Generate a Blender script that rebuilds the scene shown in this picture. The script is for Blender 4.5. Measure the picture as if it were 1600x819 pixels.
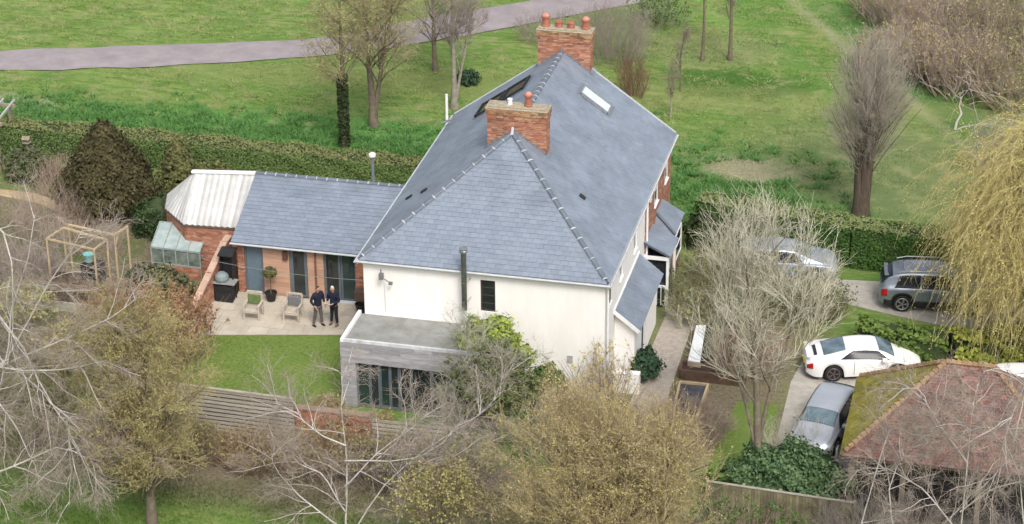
import bpy, math, random
import numpy as np
from mathutils import Vector, Matrix
# ------------------------------------------------------------------ scene, camera, light
scene = bpy.context.scene
for o in list(bpy.data.objects): bpy.data.objects.remove(o)
COL = scene.collection
R = math.radians
CAM = np.array([24.441, -76.552, 44.382]); FOC = 3711.0
YAW, PITCH, ROLL = -0.2372, 0.45764, -0.00791
_f = np.array([math.sin(YAW)*math.cos(PITCH), math.cos(YAW)*math.cos(PITCH), -math.sin(PITCH)])
_r = np.array([math.cos(YAW), -math.sin(YAW), 0.0]); _u = np.cross(_r, _f)
c_, s_ = math.cos(ROLL), math.sin(ROLL)
RT, UP = c_*_r + s_*_u, -s_*_r + c_*_u
cam = bpy.data.cameras.new('camera'); camo = bpy.data.objects.new('camera', cam); COL.objects.link(camo)
cam.sensor_width = 36; cam.lens = 36*FOC/1600; cam.clip_end = 3000; cam.clip_start = 1
camo.matrix_world = Matrix(((RT[0], UP[0], -_f[0], CAM[0]), (RT[1], UP[1], -_f[1], CAM[1]), (RT[2], UP[2], -_f[2], CAM[2]), (0, 0, 0, 1)))
scene.camera = camo
world = bpy.data.worlds.new('World'); scene.world = world; world.use_nodes = True
wn = world.node_tree.nodes; wl = world.node_tree.links
SUN_EL, SUN_AZ = 50, 150          # azimuth clockwise from +Y
sky = wn.new('ShaderNodeTexSky'); sky.sky_type = 'NISHITA'; sky.sun_disc = False
sky.sun_elevation = R(SUN_EL); sky.sun_rotation = R(SUN_AZ); sky.dust_density = 5; sky.air_density = 1.0; sky.ozone_density = 1
hs = wn.new('ShaderNodeHueSaturation'); hs.inputs['Saturation'].default_value = 0.5
wl.new(sky.outputs[0], hs.inputs['Color']); wl.new(hs.outputs[0], wn['Background'].inputs[0])
wn['Background'].inputs[1].default_value = 0.142
sl = bpy.data.lights.new('sun', 'SUN'); sl.energy = 1.15; sl.angle = R(16); sl.color = (1, .96, .9)
so = bpy.data.objects.new('sun', sl); COL.objects.link(so)
sd = Vector((math.sin(R(SUN_AZ))*math.cos(R(SUN_EL)), math.cos(R(SUN_AZ))*math.cos(R(SUN_EL)), math.sin(R(SUN_EL))))
so.rotation_euler = sd.to_track_quat('Z', 'Y').to_euler(); so.location = (0, 0, 60)
scene.view_settings.view_transform = 'Standard'; scene.view_settings.look = 'None'
scene.view_settings.exposure = 0.62; scene.view_settings.gamma = 1
scene.render.engine = 'CYCLES'; scene.render.resolution_x = 1024; scene.render.resolution_y = 524

def ray(x, y): return _f + RT*(x-800)/FOC - UP*(y-409.5)/FOC
def at(x, y, z=0.0):                      # point of the horizontal plane z seen at photo pixel x, y
    d = ray(x, y); return Vector(CAM + d*(z-CAM[2])/d[2])
def aty(x, y, Y):                         # point of the vertical plane y = Y
    d = ray(x, y); return Vector(CAM + d*(Y-CAM[1])/d[1])

# ------------------------------------------------------------------ materials
MATS = {}
def mat(name, col, rough=.8, col2=None, scale=6, bump=.0, bscale=40, rand=0, metal=0, spec=.3, detail=5, stretch=None, coat=0):
    if name in MATS: return MATS[name]
    m = bpy.data.materials.new(name); m.use_nodes = True; MATS[name] = m
    n = m.node_tree.nodes; l = m.node_tree.links; b = n['Principled BSDF']
    b.inputs['Roughness'].default_value = rough; b.inputs['Metallic'].default_value = metal
    b.inputs['Specular IOR Level'].default_value = spec; b.inputs['Coat Weight'].default_value = coat
    geo = n.new('ShaderNodeNewGeometry'); vec = geo.outputs['Position']
    if stretch:
        mp = n.new('ShaderNodeMapping'); mp.inputs['Scale'].default_value = stretch; l.new(vec, mp.inputs[0]); vec = mp.outputs[0]
    if col2 is None: col2 = tuple(c*.72 for c in col)
    nz = n.new('ShaderNodeTexNoise'); nz.inputs['Scale'].default_value = scale; nz.inputs['Detail'].default_value = detail
    nz.inputs['Roughness'].default_value = .65
    l.new(vec, nz.inputs['Vector'])
    cr = n.new('ShaderNodeValToRGB'); cr.color_ramp.elements[0].position = .32; cr.color_ramp.elements[1].position = .68
    cr.color_ramp.elements[0].color = (*col2, 1); cr.color_ramp.elements[1].color = (*col, 1)
    l.new(nz.outputs['Fac'], cr.inputs[0]); out = cr.outputs[0]
    if rand:
        oi = n.new('ShaderNodeObjectInfo'); mr = n.new('ShaderNodeMapRange')
        mr.inputs['To Min'].default_value = 1-rand; mr.inputs['To Max'].default_value = 1+rand
        l.new(oi.outputs['Random'], mr.inputs[0])
        hv = n.new('ShaderNodeHueSaturation'); l.new(out, hv.inputs['Color']); l.new(mr.outputs[0], hv.inputs['Value']); out = hv.outputs[0]
    l.new(out, b.inputs['Base Color'])
    if bump:
        n2 = n.new('ShaderNodeTexNoise'); n2.inputs['Scale'].default_value = bscale; n2.inputs['Detail'].default_value = 4
        l.new(vec, n2.inputs['Vector']); bp = n.new('ShaderNodeBump'); bp.inputs['Strength'].default_value = bump; bp.inputs['Distance'].default_value = .03
        l.new(n2.outputs['Fac'], bp.inputs['Height']); l.new(bp.outputs[0], b.inputs['Normal'])
    return m
def cells(name, cols, scale, rough=.8, rough_noise=1.2, spec=.2):
    """small pieces whose colour changes from piece to piece (slates, bricks, tiles): cell noise in world space plus broad weathering"""
    m = bpy.data.materials.new(name); m.use_nodes = True; MATS[name] = m
    n = m.node_tree.nodes; l = m.node_tree.links; b = n['Principled BSDF']
    b.inputs['Roughness'].default_value = rough; b.inputs['Specular IOR Level'].default_value = spec
    geo = n.new('ShaderNodeNewGeometry'); wn_ = n.new('ShaderNodeTexVoronoi'); wn_.inputs['Scale'].default_value = 1
    mp = n.new('ShaderNodeMapping'); mp.inputs['Scale'].default_value = scale
    l.new(geo.outputs['Position'], mp.inputs[0]); l.new(mp.outputs[0], wn_.inputs['Vector'])
    sep = n.new('ShaderNodeSeparateColor'); l.new(wn_.outputs['Color'], sep.inputs[0])
    cr = n.new('ShaderNodeValToRGB'); e = cr.color_ramp.elements
    for i, c in enumerate(cols):
        p = i/(len(cols)-1)
        if i < 2: e[i].position = p; e[i].color = (*c, 1)
        else: x = e.new(p); x.color = (*c, 1)
    for i, x in enumerate(sorted(e, key=lambda q: q.position)): pass
    srt = [i/(len(cols)-1) for i in range(len(cols))]
    for i, c in enumerate(cols):
        e[i].position = srt[i]
    for i, c in enumerate(cols): e[i].color = (*c, 1)
    l.new(sep.outputs[0], cr.inputs[0])
    nz = n.new('ShaderNodeTexNoise'); nz.inputs['Scale'].default_value = rough_noise; nz.inputs['Detail'].default_value = 6
    l.new(geo.outputs['Position'], nz.inputs['Vector'])
    mr = n.new('ShaderNodeMapRange'); mr.inputs['From Min'].default_value = .3; mr.inputs['From Max'].default_value = .7
    mr.inputs['To Min'].default_value = .82; mr.inputs['To Max'].default_value = 1.15; l.new(nz.outputs['Fac'], mr.inputs[0])
    hv = n.new('ShaderNodeHueSaturation'); l.new(cr.outputs[0], hv.inputs['Color']); l.new(mr.outputs[0], hv.inputs['Value'])
    l.new(hv.outputs[0], b.inputs['Base Color'])
    return m

# ------------------------------------------------------------------ mesh helpers
def raw(name, V, F, m, parent=None, smooth=False, modn=None):
    me = bpy.data.meshes.new(name)
    V = np.asarray(V, dtype=np.float32); 
    if isinstance(F, np.ndarray):
        nf, k = F.shape
        me.vertices.add(len(V)); me.vertices.foreach_set('co', V.ravel())
        me.loops.add(nf*k); me.loops.foreach_set('vertex_index', F.astype(np.int32).ravel())
        me.polygons.add(nf); me.polygons.foreach_set('loop_start', np.arange(0, nf*k, k, dtype=np.int32))
        me.polygons.foreach_set('loop_total', np.full(nf, k, dtype=np.int32)); me.update(calc_edges=True)
    else:
        me.from_pydata([tuple(v) for v in V], [], F); me.update()
    if smooth: me.shade_smooth()
    me.materials.append(m)
    o = bpy.data.objects.new(name, me); COL.objects.link(o)
    if parent is not None: o.parent = parent
    return o
def tag(o, label=None, cat=None, group=None, kind=None):
    if label: o['label'] = label
    if cat: o['category'] = cat
    if group: o['group'] = group
    if kind: o['kind'] = kind
    return o
def thing(name, label, cat, loc=(0, 0, 0), rz=0, group=None):
    o = bpy.data.objects.new(name, None); COL.objects.link(o); o.location = loc; o.rotation_euler = (0, 0, rz)
    o.empty_display_size = .2
    return tag(o, label, cat, group)
def inst(name, src, parent, mtx=None):
    o = bpy.data.objects.new(name, src); COL.objects.link(o); o.parent = parent
    if mtx is not None: o.matrix_local = mtx
    return o
def copy_tree(o, parent=None):
    c = o.copy(); COL.objects.link(c); c.parent = parent
    for ch in list(o.children): copy_tree(ch, c)
    return c
class MB:
    def __init__(s): s.V = []; s.F = []
    def add(s, V, F):
        b = len(s.V); s.V += [tuple(v) for v in V]; s.F += [tuple(b+i for i in f) for f in F]; return s
    def box(s, x0, y0, z0, x1, y1, z1):
        return s.add([(x0,y0,z0),(x1,y0,z0),(x1,y1,z0),(x0,y1,z0),(x0,y0,z1),(x1,y0,z1),(x1,y1,z1),(x0,y1,z1)],
                     [(0,3,2,1),(4,5,6,7),(0,1,5,4),(1,2,6,5),(2,3,7,6),(3,0,4,7)])
    def beam(s, a, b, w, h, up=(0,0,1)):
        a, b = Vector(a), Vector(b); d = (b-a).normalized(); upv = Vector(up)
        sd_ = d.cross(upv)
        if sd_.length < 1e-4: sd_ = d.cross(Vector((1,0,0)))
        sd_.normalize(); u = sd_.cross(d)
        V = [p + sd_*w/2*i + u*h/2*j for p in (a, b) for i, j in ((-1,-1),(1,-1),(1,1),(-1,1))]
        return s.add(V, [(0,1,2,3),(7,6,5,4),(0,4,5,1),(1,5,6,2),(2,6,7,3),(3,7,4,0)])
    def tube(s, pts, rads, n=10, cap=True):
        pts = [Vector(p) for p in pts]
        if not hasattr(rads, '__len__'): rads = [rads]*len(pts)
        V = []; F = []
        for i, p in enumerate(pts):
            d = (pts[min(i+1, len(pts)-1)] - pts[max(i-1, 0)]).normalized()
            a = d.cross(Vector((0, 0, 1)))
            if a.length < .05: a = d.cross(Vector((0, 1, 0)))
            a.normalize(); b = d.cross(a)
            for k in range(n):
                t = 2*math.pi*k/n; V.append(p + (a*math.cos(t) + b*math.sin(t))*rads[i])
        for i in range(len(pts)-1):
            for k in range(n): F.append((i*n+k, i*n+(k+1) % n, (i+1)*n+(k+1) % n, (i+1)*n+k))
        if cap: F.append(tuple(range(n))[::-1]); F.append(tuple((len(pts)-1)*n+k for k in range(n)))
        return s.add(V, F)
    def lathe(s, prof, n=16, c=(0, 0, 0)):
        V = []; F = []
        for r, z in prof:
            for k in range(n): t = 2*math.pi*k/n; V.append((c[0]+r*math.cos(t), c[1]+r*math.sin(t), c[2]+z))
        for i in range(len(prof)-1):
            for k in range(n): F.append((i*n+k, i*n+(k+1) % n, (i+1)*n+(k+1) % n, (i+1)*n+k))
        F.append(tuple(range(n))[::-1]); F.append(tuple((len(prof)-1)*n+k for k in range(n)))
        return s.add(V, F)
    def poly(s, P, t):                    # a flat polygon given thickness t along its normal, downwards
        P = [Vector(p) for p in P]; nrm = (P[1]-P[0]).cross(P[2]-P[0]).normalized(); n = len(P)
        V = P + [p - nrm*t for p in P]
        return s.add(V, [tuple(range(n)), tuple(range(2*n-1, n-1, -1))] + [(i, n+i, n+(i+1) % n, (i+1) % n) for i in range(n)])
    def build(s, name, m, parent=None, smooth=False, bevel=0):
        o = raw(name, s.V, s.F, m, parent, smooth)
        if bevel:
            bv = o.modifiers.new('bevel', 'BEVEL'); bv.width = bevel; bv.segments = 2; bv.limit_method = 'ANGLE'
        return o
def wall_holes(mb, axis, fixed, thick, u0, u1, z0, z1, holes):
    us = sorted({u0, u1, *[h[0] for h in holes], *[h[1] for h in holes]}); zs = sorted({z0, z1, *[h[2] for h in holes], *[h[3] for h in holes]})
    for a, b in zip(us, us[1:]):
        for c, d in zip(zs, zs[1:]):
            um, zm = (a+b)/2, (c+d)/2
            if any(h[0] < um < h[1] and h[2] < zm < h[3] for h in holes): continue
            if axis == 'x': mb.box(a, fixed, c, b, fixed+thick, d)
            else: mb.box(fixed, a, c, fixed+thick, b, d)
def clip(poly, line):                     # keep the side where a*x+b*y+c >= 0
    a, b, c = line; out = []
    for i in range(len(poly)):
        p, q = poly[i], poly[(i+1) % len(poly)]; dp = a*p[0]+b*p[1]+c; dq = a*q[0]+b*q[1]+c
        if dp >= 0: out.append(p)
        if (dp >= 0) != (dq >= 0): t = dp/(dp-dq); out.append((p[0]+(q[0]-p[0])*t, p[1]+(q[1]-p[1])*t))
    return out

# ------------------------------------------------------------------ materials used
slate_cols = [(.172,.205,.255),(.188,.222,.272),(.198,.233,.284),(.18,.213,.264),(.212,.247,.30)]
SLATE = cells('slate', slate_cols, (3.6, 3.6, 5.2), rough=.5, spec=.45, rough_noise=.9)
SLATE1 = mat('slate_single', (.202,.237,.288), .5, (.176,.21,.262), 2.2, rand=.08, spec=.45)
DECK = mat('roof_underlay', (.10,.12,.15), .9)
RIDGE = mat('ridge_tile_clay', (.15,.175,.215), .6, (.11,.13,.16), 5, rand=.1)
MORTAR = mat('pale_mortar', (.48,.50,.52), .9, (.33,.35,.38), 9)
WHITE = mat('white_render', (.845,.83,.81), .85, (.77,.745,.715), 1.0, bump=.15, bscale=14, detail=8, stretch=(1.6,1.6,.45))
TRIM = mat('pale_grey_trim', (.5,.52,.54), .5, (.42,.44,.46), 2)
WPAINT = mat('white_paint', (.8,.8,.8), .45, (.7,.71,.72), 3)
BRICK = cells('red_brick', [(.30,.12,.08),(.40,.185,.115),(.23,.10,.075),(.47,.28,.19),(.36,.16,.11)], (4.4, 4.4, 13), rough=.85)
BRICKF = mat('brick_joints', (.42,.33,.27), .9, (.3,.22,.18), 9)
POT = mat('terracotta', (.40,.15,.10), .75, (.25,.10,.07), 5)
LICHEN = mat('weathered_cap', (.42,.37,.27), .9, (.24,.2,.15), 7, bump=.3)
GLASSD = mat('dark_glass', (.015,.02,.022), .06, (.03,.035,.035), 2, spec=.6)
GLASSG = mat('green_tinted_glass', (.03,.055,.05), .07, (.015,.025,.025), 1.2, spec=.6)
GLASSP = mat('pale_glass', (.40,.46,.44), .25, (.25,.32,.31), 2.5, spec=.7)
DFRAME = mat('anthracite_frame', (.13,.155,.175), .5, (.1,.12,.14))
DOORB = mat('blue_grey_door', (.13,.18,.22), .5, (.11,.155,.19))
BLACK = mat('black_metal', (.015,.015,.017), .5, (.03,.03,.03))
STEEL = mat('galvanised_steel', (.42,.44,.46), .35, (.3,.32,.33), 8, metal=.7)
CEDAR = mat('cedar_board', (.52,.33,.235), .7, (.4,.24,.165), 1.5, rand=.12, stretch=(1,1,12))
GREYW = mat('weathered_grey_board', (.40,.40,.415), .8, (.24,.24,.255), 1.8, rand=.2, stretch=(1.5,1.5,16))
FLAT = mat('flat_roof_felt', (.30,.315,.31), .8, (.17,.165,.145), 1.1, bump=.2, detail=8)
SLAB = mat('sandstone_slab', (.5,.45,.37), .85, (.40,.355,.285), 1.6, rand=.07, bump=.1)
JOINT = mat('slab_joint', (.3,.27,.215), .95)
TIMB = mat('garden_timber', (.55,.42,.24), .8, (.40,.31,.2), 3, rand=.1)
TIMG = mat('old_timber', (.34,.28,.21), .85, (.2,.165,.125), 3, rand=.15, stretch=(2,2,9))
TIMF = mat('fence_timber', (.43,.395,.34), .85, (.30,.27,.225), 2.2, rand=.15, stretch=(1,1,9))
FENCEB = mat('fence_board', (.24,.215,.13), .85, (.10,.09,.06), 1.8, rand=.25)
WROOF = mat('white_sheet_roof', (.55,.555,.55), .5, (.42,.415,.395), 1.6, detail=7, rand=.16)

# ------------------------------------------------------------------ ground and paths
def ground_mat(name, meadow):
    m = bpy.data.materials.new(name); m.use_nodes = True; n = m.node_tree.nodes; l = m.node_tree.links; b = n['Principled BSDF']
    b.inputs['Roughness'].default_value = .95; b.inputs['Specular IOR Level'].default_value = .1
    geo = n.new('ShaderNodeNewGeometry')
    def noise(scale, st=(1,1,1), det=5, rough=.6, off=(0,0,0), rot=0):
        mp = n.new('ShaderNodeMapping'); mp.inputs['Scale'].default_value = st; mp.inputs['Location'].default_value = off; mp.inputs['Rotation'].default_value = (0,0,rot)
        z = n.new('ShaderNodeTexNoise'); z.inputs['Scale'].default_value = scale; z.inputs['Detail'].default_value = det; z.inputs['Roughness'].default_value = rough
        l.new(geo.outputs['Position'], mp.inputs[0]); l.new(mp.outputs[0], z.inputs['Vector']); return z.outputs['Fac']
    def ramp(v, a, bb):
        r = n.new('ShaderNodeMapRange'); r.inputs['From Min'].default_value = a; r.inputs['From Max'].default_value = bb; l.new(v, r.inputs[0]); return r.outputs[0]
    def mix(f, c1, c2):
        x = n.new('ShaderNodeMix'); x.data_type = 'RGBA'
        if isinstance(f, float): x.inputs[0].default_value = f
        else: l.new(f, x.inputs[0])
        for c, i in ((c1, 6), (c2, 7)):
            if isinstance(c, tuple): x.inputs[i].default_value = (*c, 1)
            else: l.new(c, x.inputs[i])
        return x.outputs[2]
    def mul(a, c):
        x = n.new('ShaderNodeMath'); x.operation = 'MULTIPLY'; l.new(a, x.inputs[0])
        if isinstance(c, float): x.inputs[1].default_value = c
        else: l.new(c, x.inputs[1])
        return x.outputs[0]
    def blob(cx, cy, rx, ry, rot=0, soft=.6):      # 1 inside, 0 outside, ragged edge
        mp = n.new('ShaderNodeMapping'); mp.vector_type = 'TEXTURE'; mp.inputs['Location'].default_value = (cx, cy, 0)
        mp.inputs['Rotation'].default_value = (0,0,rot); mp.inputs['Scale'].default_value = (rx, ry, 1e3)
        l.new(geo.outputs['Position'], mp.inputs[0])
        ln = n.new('ShaderNodeVectorMath'); ln.operation = 'LENGTH'; l.new(mp.outputs[0], ln.inputs[0])
        ad = n.new('ShaderNodeMath'); ad.operation = 'ADD'; l.new(ln.outputs['Value'], ad.inputs[0])
        nn = n.new('ShaderNodeMath'); nn.operation = 'MULTIPLY_ADD'; l.new(n_med, nn.inputs[0]); nn.inputs[1].default_value = 1.6; nn.inputs[2].default_value = -.8
        l.new(nn.outputs[0], ad.inputs[1]); return ramp(ad.outputs[0], 1+soft/2, 1-soft/2)
    n_big = noise(.12, det=3); n_med = noise(.9, det=6, rough=.65); n_fine = noise(7, det=6, rough=.7); n_str = noise(1.2, (.6, 2.2, 1), 7, .72, rot=R(-10)); n_st2 = noise(.45, (.6, 1.8, 1), 7, .75, (5,3,0), rot=R(12))
    lush = mix(ramp(n_fine, .35, .65), (.085,.17,.032), (.125,.235,.048))
    mown = mix(ramp(n_str, .42, .6), (.115,.20,.042), (.245,.295,.10)); mown = mix(mul(ramp(n_st2, .50, .62), .6), mown, (.085,.19,.04))
    c = mix(ramp(n_big, .42, .55), mown, mix(ramp(n_med, .4, .6), mown, lush)) if meadow else mix(ramp(n_med, .4, .6), mix(ramp(n_fine, .35, .65), (.12,.185,.04), (.17,.25,.06)), mix(ramp(n_fine, .35, .65), (.135,.19,.045), (.20,.265,.075)))
    if meadow:
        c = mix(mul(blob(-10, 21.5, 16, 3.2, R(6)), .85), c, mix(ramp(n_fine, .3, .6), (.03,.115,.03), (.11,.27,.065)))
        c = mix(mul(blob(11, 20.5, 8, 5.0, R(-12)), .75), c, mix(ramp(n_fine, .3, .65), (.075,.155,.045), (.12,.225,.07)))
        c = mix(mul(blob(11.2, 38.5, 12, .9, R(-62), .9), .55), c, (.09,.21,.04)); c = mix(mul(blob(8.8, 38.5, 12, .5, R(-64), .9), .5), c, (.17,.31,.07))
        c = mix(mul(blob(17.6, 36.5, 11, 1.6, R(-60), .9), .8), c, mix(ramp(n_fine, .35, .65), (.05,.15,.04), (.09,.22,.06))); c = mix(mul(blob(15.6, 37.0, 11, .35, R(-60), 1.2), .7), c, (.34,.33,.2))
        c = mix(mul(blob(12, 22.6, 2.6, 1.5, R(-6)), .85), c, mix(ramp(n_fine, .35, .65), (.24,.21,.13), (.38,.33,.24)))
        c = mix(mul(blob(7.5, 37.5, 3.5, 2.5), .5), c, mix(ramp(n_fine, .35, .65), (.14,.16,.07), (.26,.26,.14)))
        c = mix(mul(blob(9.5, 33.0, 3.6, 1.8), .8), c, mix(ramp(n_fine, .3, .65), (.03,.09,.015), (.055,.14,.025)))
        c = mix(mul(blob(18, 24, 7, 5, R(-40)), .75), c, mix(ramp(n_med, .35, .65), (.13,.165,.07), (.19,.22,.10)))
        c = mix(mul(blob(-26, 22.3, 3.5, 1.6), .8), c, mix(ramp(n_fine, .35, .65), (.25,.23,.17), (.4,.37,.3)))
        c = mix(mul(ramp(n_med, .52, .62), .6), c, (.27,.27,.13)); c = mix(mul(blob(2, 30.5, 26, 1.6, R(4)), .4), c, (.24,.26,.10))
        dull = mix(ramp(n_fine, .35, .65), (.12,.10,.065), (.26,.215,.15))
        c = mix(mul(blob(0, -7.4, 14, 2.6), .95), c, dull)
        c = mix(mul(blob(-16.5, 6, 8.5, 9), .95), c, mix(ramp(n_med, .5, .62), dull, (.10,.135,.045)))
        c = mix(mul(blob(13.3, 4, 3.6, 8.5), .95), c, mix(ramp(n_med, .3, .45), (.11,.15,.05), dull)); c = mix(mul(blob(23, -6.5, 6, 3.5), .95), c, (.07,.055,.04))  # last blob: dark below the garage eaves painted into the ground
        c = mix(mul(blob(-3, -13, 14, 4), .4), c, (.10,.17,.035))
    l.new(c, b.inputs['Base Color'])
    bp = n.new('ShaderNodeBump'); bp.inputs['Strength'].default_value = .7; bp.inputs['Distance'].default_value = .12
    l.new(n_fine, bp.inputs['Height']); l.new(bp.outputs[0], b.inputs['Normal'])
    MATS[name] = m; return m
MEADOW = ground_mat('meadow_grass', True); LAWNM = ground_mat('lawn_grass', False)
def sheet(name, pts, z, m, kind='structure'):
    o = raw(name, [(p[0], p[1], z) for p in pts], [tuple(range(len(pts)))], m); o['kind'] = kind; return o
# ground: dense grid near the house with a little relief in the meadow, coarse far away
def gz(x, y):
    k = np.clip((y-19)/5, 0, 1)
    far = np.clip((60-np.abs(x))/15, 0, 1)*np.clip((70-y)/12, 0, 1)
    return .5*k*far*(.07*np.sin(x*1.1+y*.7)*np.sin(y*1.3-x*.4) + .05*np.sin(x*2.3-y*1.9))
xs = np.concatenate([[-1500, -400, -120], np.linspace(-60, 60, 200), [120, 400, 1500]])
ys = np.concatenate([[-1500, -400, -120, -40], np.linspace(-20, 72, 160), [120, 400, 1500]])
X, Y = np.meshgrid(xs, ys); Z = gz(X, Y); nx = len(xs)
V = np.stack([X.ravel(), Y.ravel(), Z.ravel()], 1)
i0 = (np.arange(len(ys)-1)[:, None]*nx + np.arange(nx-1)[None]).ravel()
go = raw('ground', V, np.stack([i0, i0+1, i0+nx+1, i0+nx], 1), MEADOW, smooth=True); go['kind'] = 'structure'

PATHM = mat('tarmac_path', (.32,.285,.29), .9, (.225,.20,.205), .9, bump=.4, bscale=18, detail=9)
L1 = [at(x, y) for x, y in ((-400,92),(0,80),(240,72),(480,62),(600,42),(720,20),(860,-4),(1000,-40))]
L2 = [at(x, y) for x, y in ((-400,122),(0,112),(240,105),(480,90),(600,76),(720,58),(860,32),(1000,4))]
Vp = []; Fp = []
def spl(L, n=6):
    out = []
    for i in range(len(L)-1):
        p0, p1, p2, p3 = L[max(i-1,0)], L[i], L[i+1], L[min(i+2, len(L)-1)]
        for k in range(n):
            t = k/n; out.append(.5*((2*p1)+(p2-p0)*t+(2*p0-5*p1+4*p2-p3)*t*t+(3*p1-p0-3*p2+p3)*t**3))
    return out + [L[-1]]
A, B = spl(L1), spl(L2)
for a, b in zip(A, B):
    for t in np.linspace(0, 1, 6): p = a.lerp(b, t); Vp.append((p.x, p.y, float(gz(p.x, p.y))+.05+.02*math.sin(math.pi*t)))
Fp = [(i*6+j, i*6+j+1, (i+1)*6+j+1, (i+1)*6+j) for i in range(len(A)-1) for j in range(5)]
o = raw('path', Vp, Fp, PATHM, smooth=True); o['kind'] = 'structure'
GRAVEL = mat('gravel', (.46,.41,.36), .95, (.31,.275,.235), 5, bump=.5, bscale=60, detail=8)
DRIVE = mat('driveway_gravel', (.45,.42,.37), .95, (.32,.30,.26), 3, bump=.4, bscale=50, detail=8)
sheet('lawn', [(-8.3,-5.1),(-.1,-5.1),(-.1,3.46),(-8.3,1.62)], .006, LAWNM)
sheet('garden_path', [(10.35,-4.0),(11.9,-4.2),(11.7,1.6),(11.65,6.5),(12.2,10.5),(12.6,13.5),(10.9,14.2),(10.5,9.5),(10.4,5),(10.4,1)], .008, GRAVEL)
sheet('driveway', [(15.6,10.9),(17.9,10.1),(19.8,9.55),(22.1,9.0),(24.6,10.2),(33,10.5),(33,13),(24.4,12.3),(19,12.6),(17,12.4),(15.0,13.6),(13.2,12)], .009, DRIVE)
sheet('parking_area', [(16.2,-5.9),(16.1,3.3),(16.4,5.6),(21,6.6),(33,6.6),(33,.2),(18.95,.2),(18.95,-5.9)], .007, DRIVE)
sheet('small_lawn', [(14.0,-4.2),(16.0,-4.2),(15.9,1.4),(14.3,1.3)], .006, LAWNM)
WOODCHIP = mat('woodchip', (.5,.39,.24), .95, (.33,.25,.16), 4, bump=.5)
sheet('woodchip_path', [at(-30,298), at(0,296), at(55,302), at(110,322), at(150,338), at(158,352), at(120,345), at(60,318), at(0,306), at(-30,312)], .01, WOODCHIP)
# patio of sandstone slabs
sheet('patio_bed', [(-8.25,1.66),(.0,3.51),(.0,5.72),(-8.25,5.72)], .02, JOINT)
rng = random.Random(3)
pt = thing('patio', 'pale sandstone paved terrace in front of the single storey wing', 'patio', (0,0,0))
sm = MB().box(-.445,-.295,-.02,.445,.295,.02); so_ = sm.build('slab', SLAB, pt); slab = so_.data; first = True
for r in range(7):
    y = 1.88+r*.56+.27
    nx_ = 10
    for k in range(nx_):
        x = -7.95+k*.82+(r % 2)*.3
        if x > -.35: continue
        q = [(x-.405,y-.273),(x+.405,y-.273),(x+.405,y+.273),(x-.405,y+.273)]
        cq = clip(q, (-.2244, 1.0, -3.493))         # the front edge runs slightly askew
        if len(cq) < 3: continue
        zz = .065+rng.uniform(-.003,.003)
        if any((abs(a-c)+abs(b-d)) > 1e-4 for (a,b),(c,d) in zip(q, cq)) or len(cq) != 4:
            MB().poly([(a,b,zz) for a,b in cq], .04).build('slab', SLAB, pt); continue
        M = Matrix.Translation((x, y, zz-.02)) @ Matrix.Diagonal((.91,.925,1,1))
        if first: so_.matrix_local = M; first = False
        else: inst('slab', slab, pt, M)

# ------------------------------------------------------------------ slate slopes
W, L, HE, HR, S = 9.553, 14.373, 5.101, 8.517, 5.064
def slope(parent, origin, udir, vdir, poly, want, seed=0, wid=.3, exp=.205, mt=SLATE, mt1=SLATE1, name='slate', thick=.009, up_offset=.03, jitter=.004):
    """courses of slates on the sloping polygon poly (u, v coordinates); want = how many whole slates become objects"""
    rn = random.Random(seed); O = Vector(origin); U = Vector(udir).normalized(); Vv = Vector(vdir).normalized(); N = U.cross(Vv).normalized()
    us = [p[0] for p in poly]; vs = [p[1] for p in poly]; n = len(poly); lines = []
    for i in range(n):
        p, q = poly[i], poly[(i+1) % n]; dx, dy = q[0]-p[0], q[1]-p[1]; ll = math.hypot(dx, dy); lines.append((-dy/ll, dx/ll, (dy*p[0]-dx*p[1])/ll))
    whole = []; mb = MB()
    r = 0; v = min(vs)
    while v < max(vs):
        u = min(us) - (r % 2)*wid/2
        while u < max(us):
            q = [(u+.004, v-.0), (u+wid-.004, v), (u+wid-.004, v+exp*1.25), (u+.004, v+exp*1.25)]
            tl = up_offset + rn.uniform(-jitter, jitter)
            inside = all(a*x+b*y+c >= 0 for x, y in q for a, b, c in lines)
            if inside and len(whole) < want: whole.append((u+wid/2, v, tl))
            else:
                p = q
                for ln in lines:
                    p = clip(p, ln)
                    if len(p) < 3: break
                if len(p) >= 3:
                    h = lambda y: tl - (y-v)/(exp*1.25)*(up_offset-.012)
                    top = [O+U*a+Vv*b+N*h(b) for a, b in p]; bot = [t - N*thick for t in top]; k = len(p)
                    mb.add(top+bot, [tuple(range(k))] + [(i, k+i, k+(i+1) % k, (i+1) % k) for i in range(k)])
            u += wid
        v += exp; r += 1
    if mb.V:
        s = mb.build('slate_courses' if name == 'slate' else name+'_courses', mt, parent); s['kind'] = 'stuff'
    if whole:
        hw = wid/2-.004; e = exp*1.25; dz = -(up_offset-.012)
        me = None
        for (u, v, tl) in whole:
            M = Matrix((( U.x, Vv.x, N.x, 0), (U.y, Vv.y, N.y, 0), (U.z, Vv.z, N.z, 0), (0,0,0,1)))
            P = O+U*u+Vv*v+N*tl; M = Matrix.Translation(P) @ M
            if me is None:
                b = MB().add([(-hw,0,0),(hw,0,0),(hw,e,dz),(-hw,e,dz),(-hw,0,-thick),(hw,0,-thick),(hw,e,dz-thick),(-hw,e,dz-thick)],
                             [(0,1,2,3),(7,6,5,4),(0,4,5,1),(1,5,6,2),(2,6,7,3),(3,7,4,0)])
                o = b.build(name, mt1, parent); o.matrix_local = M; me = o.data
            else: inst(name, me, parent, M)
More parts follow.
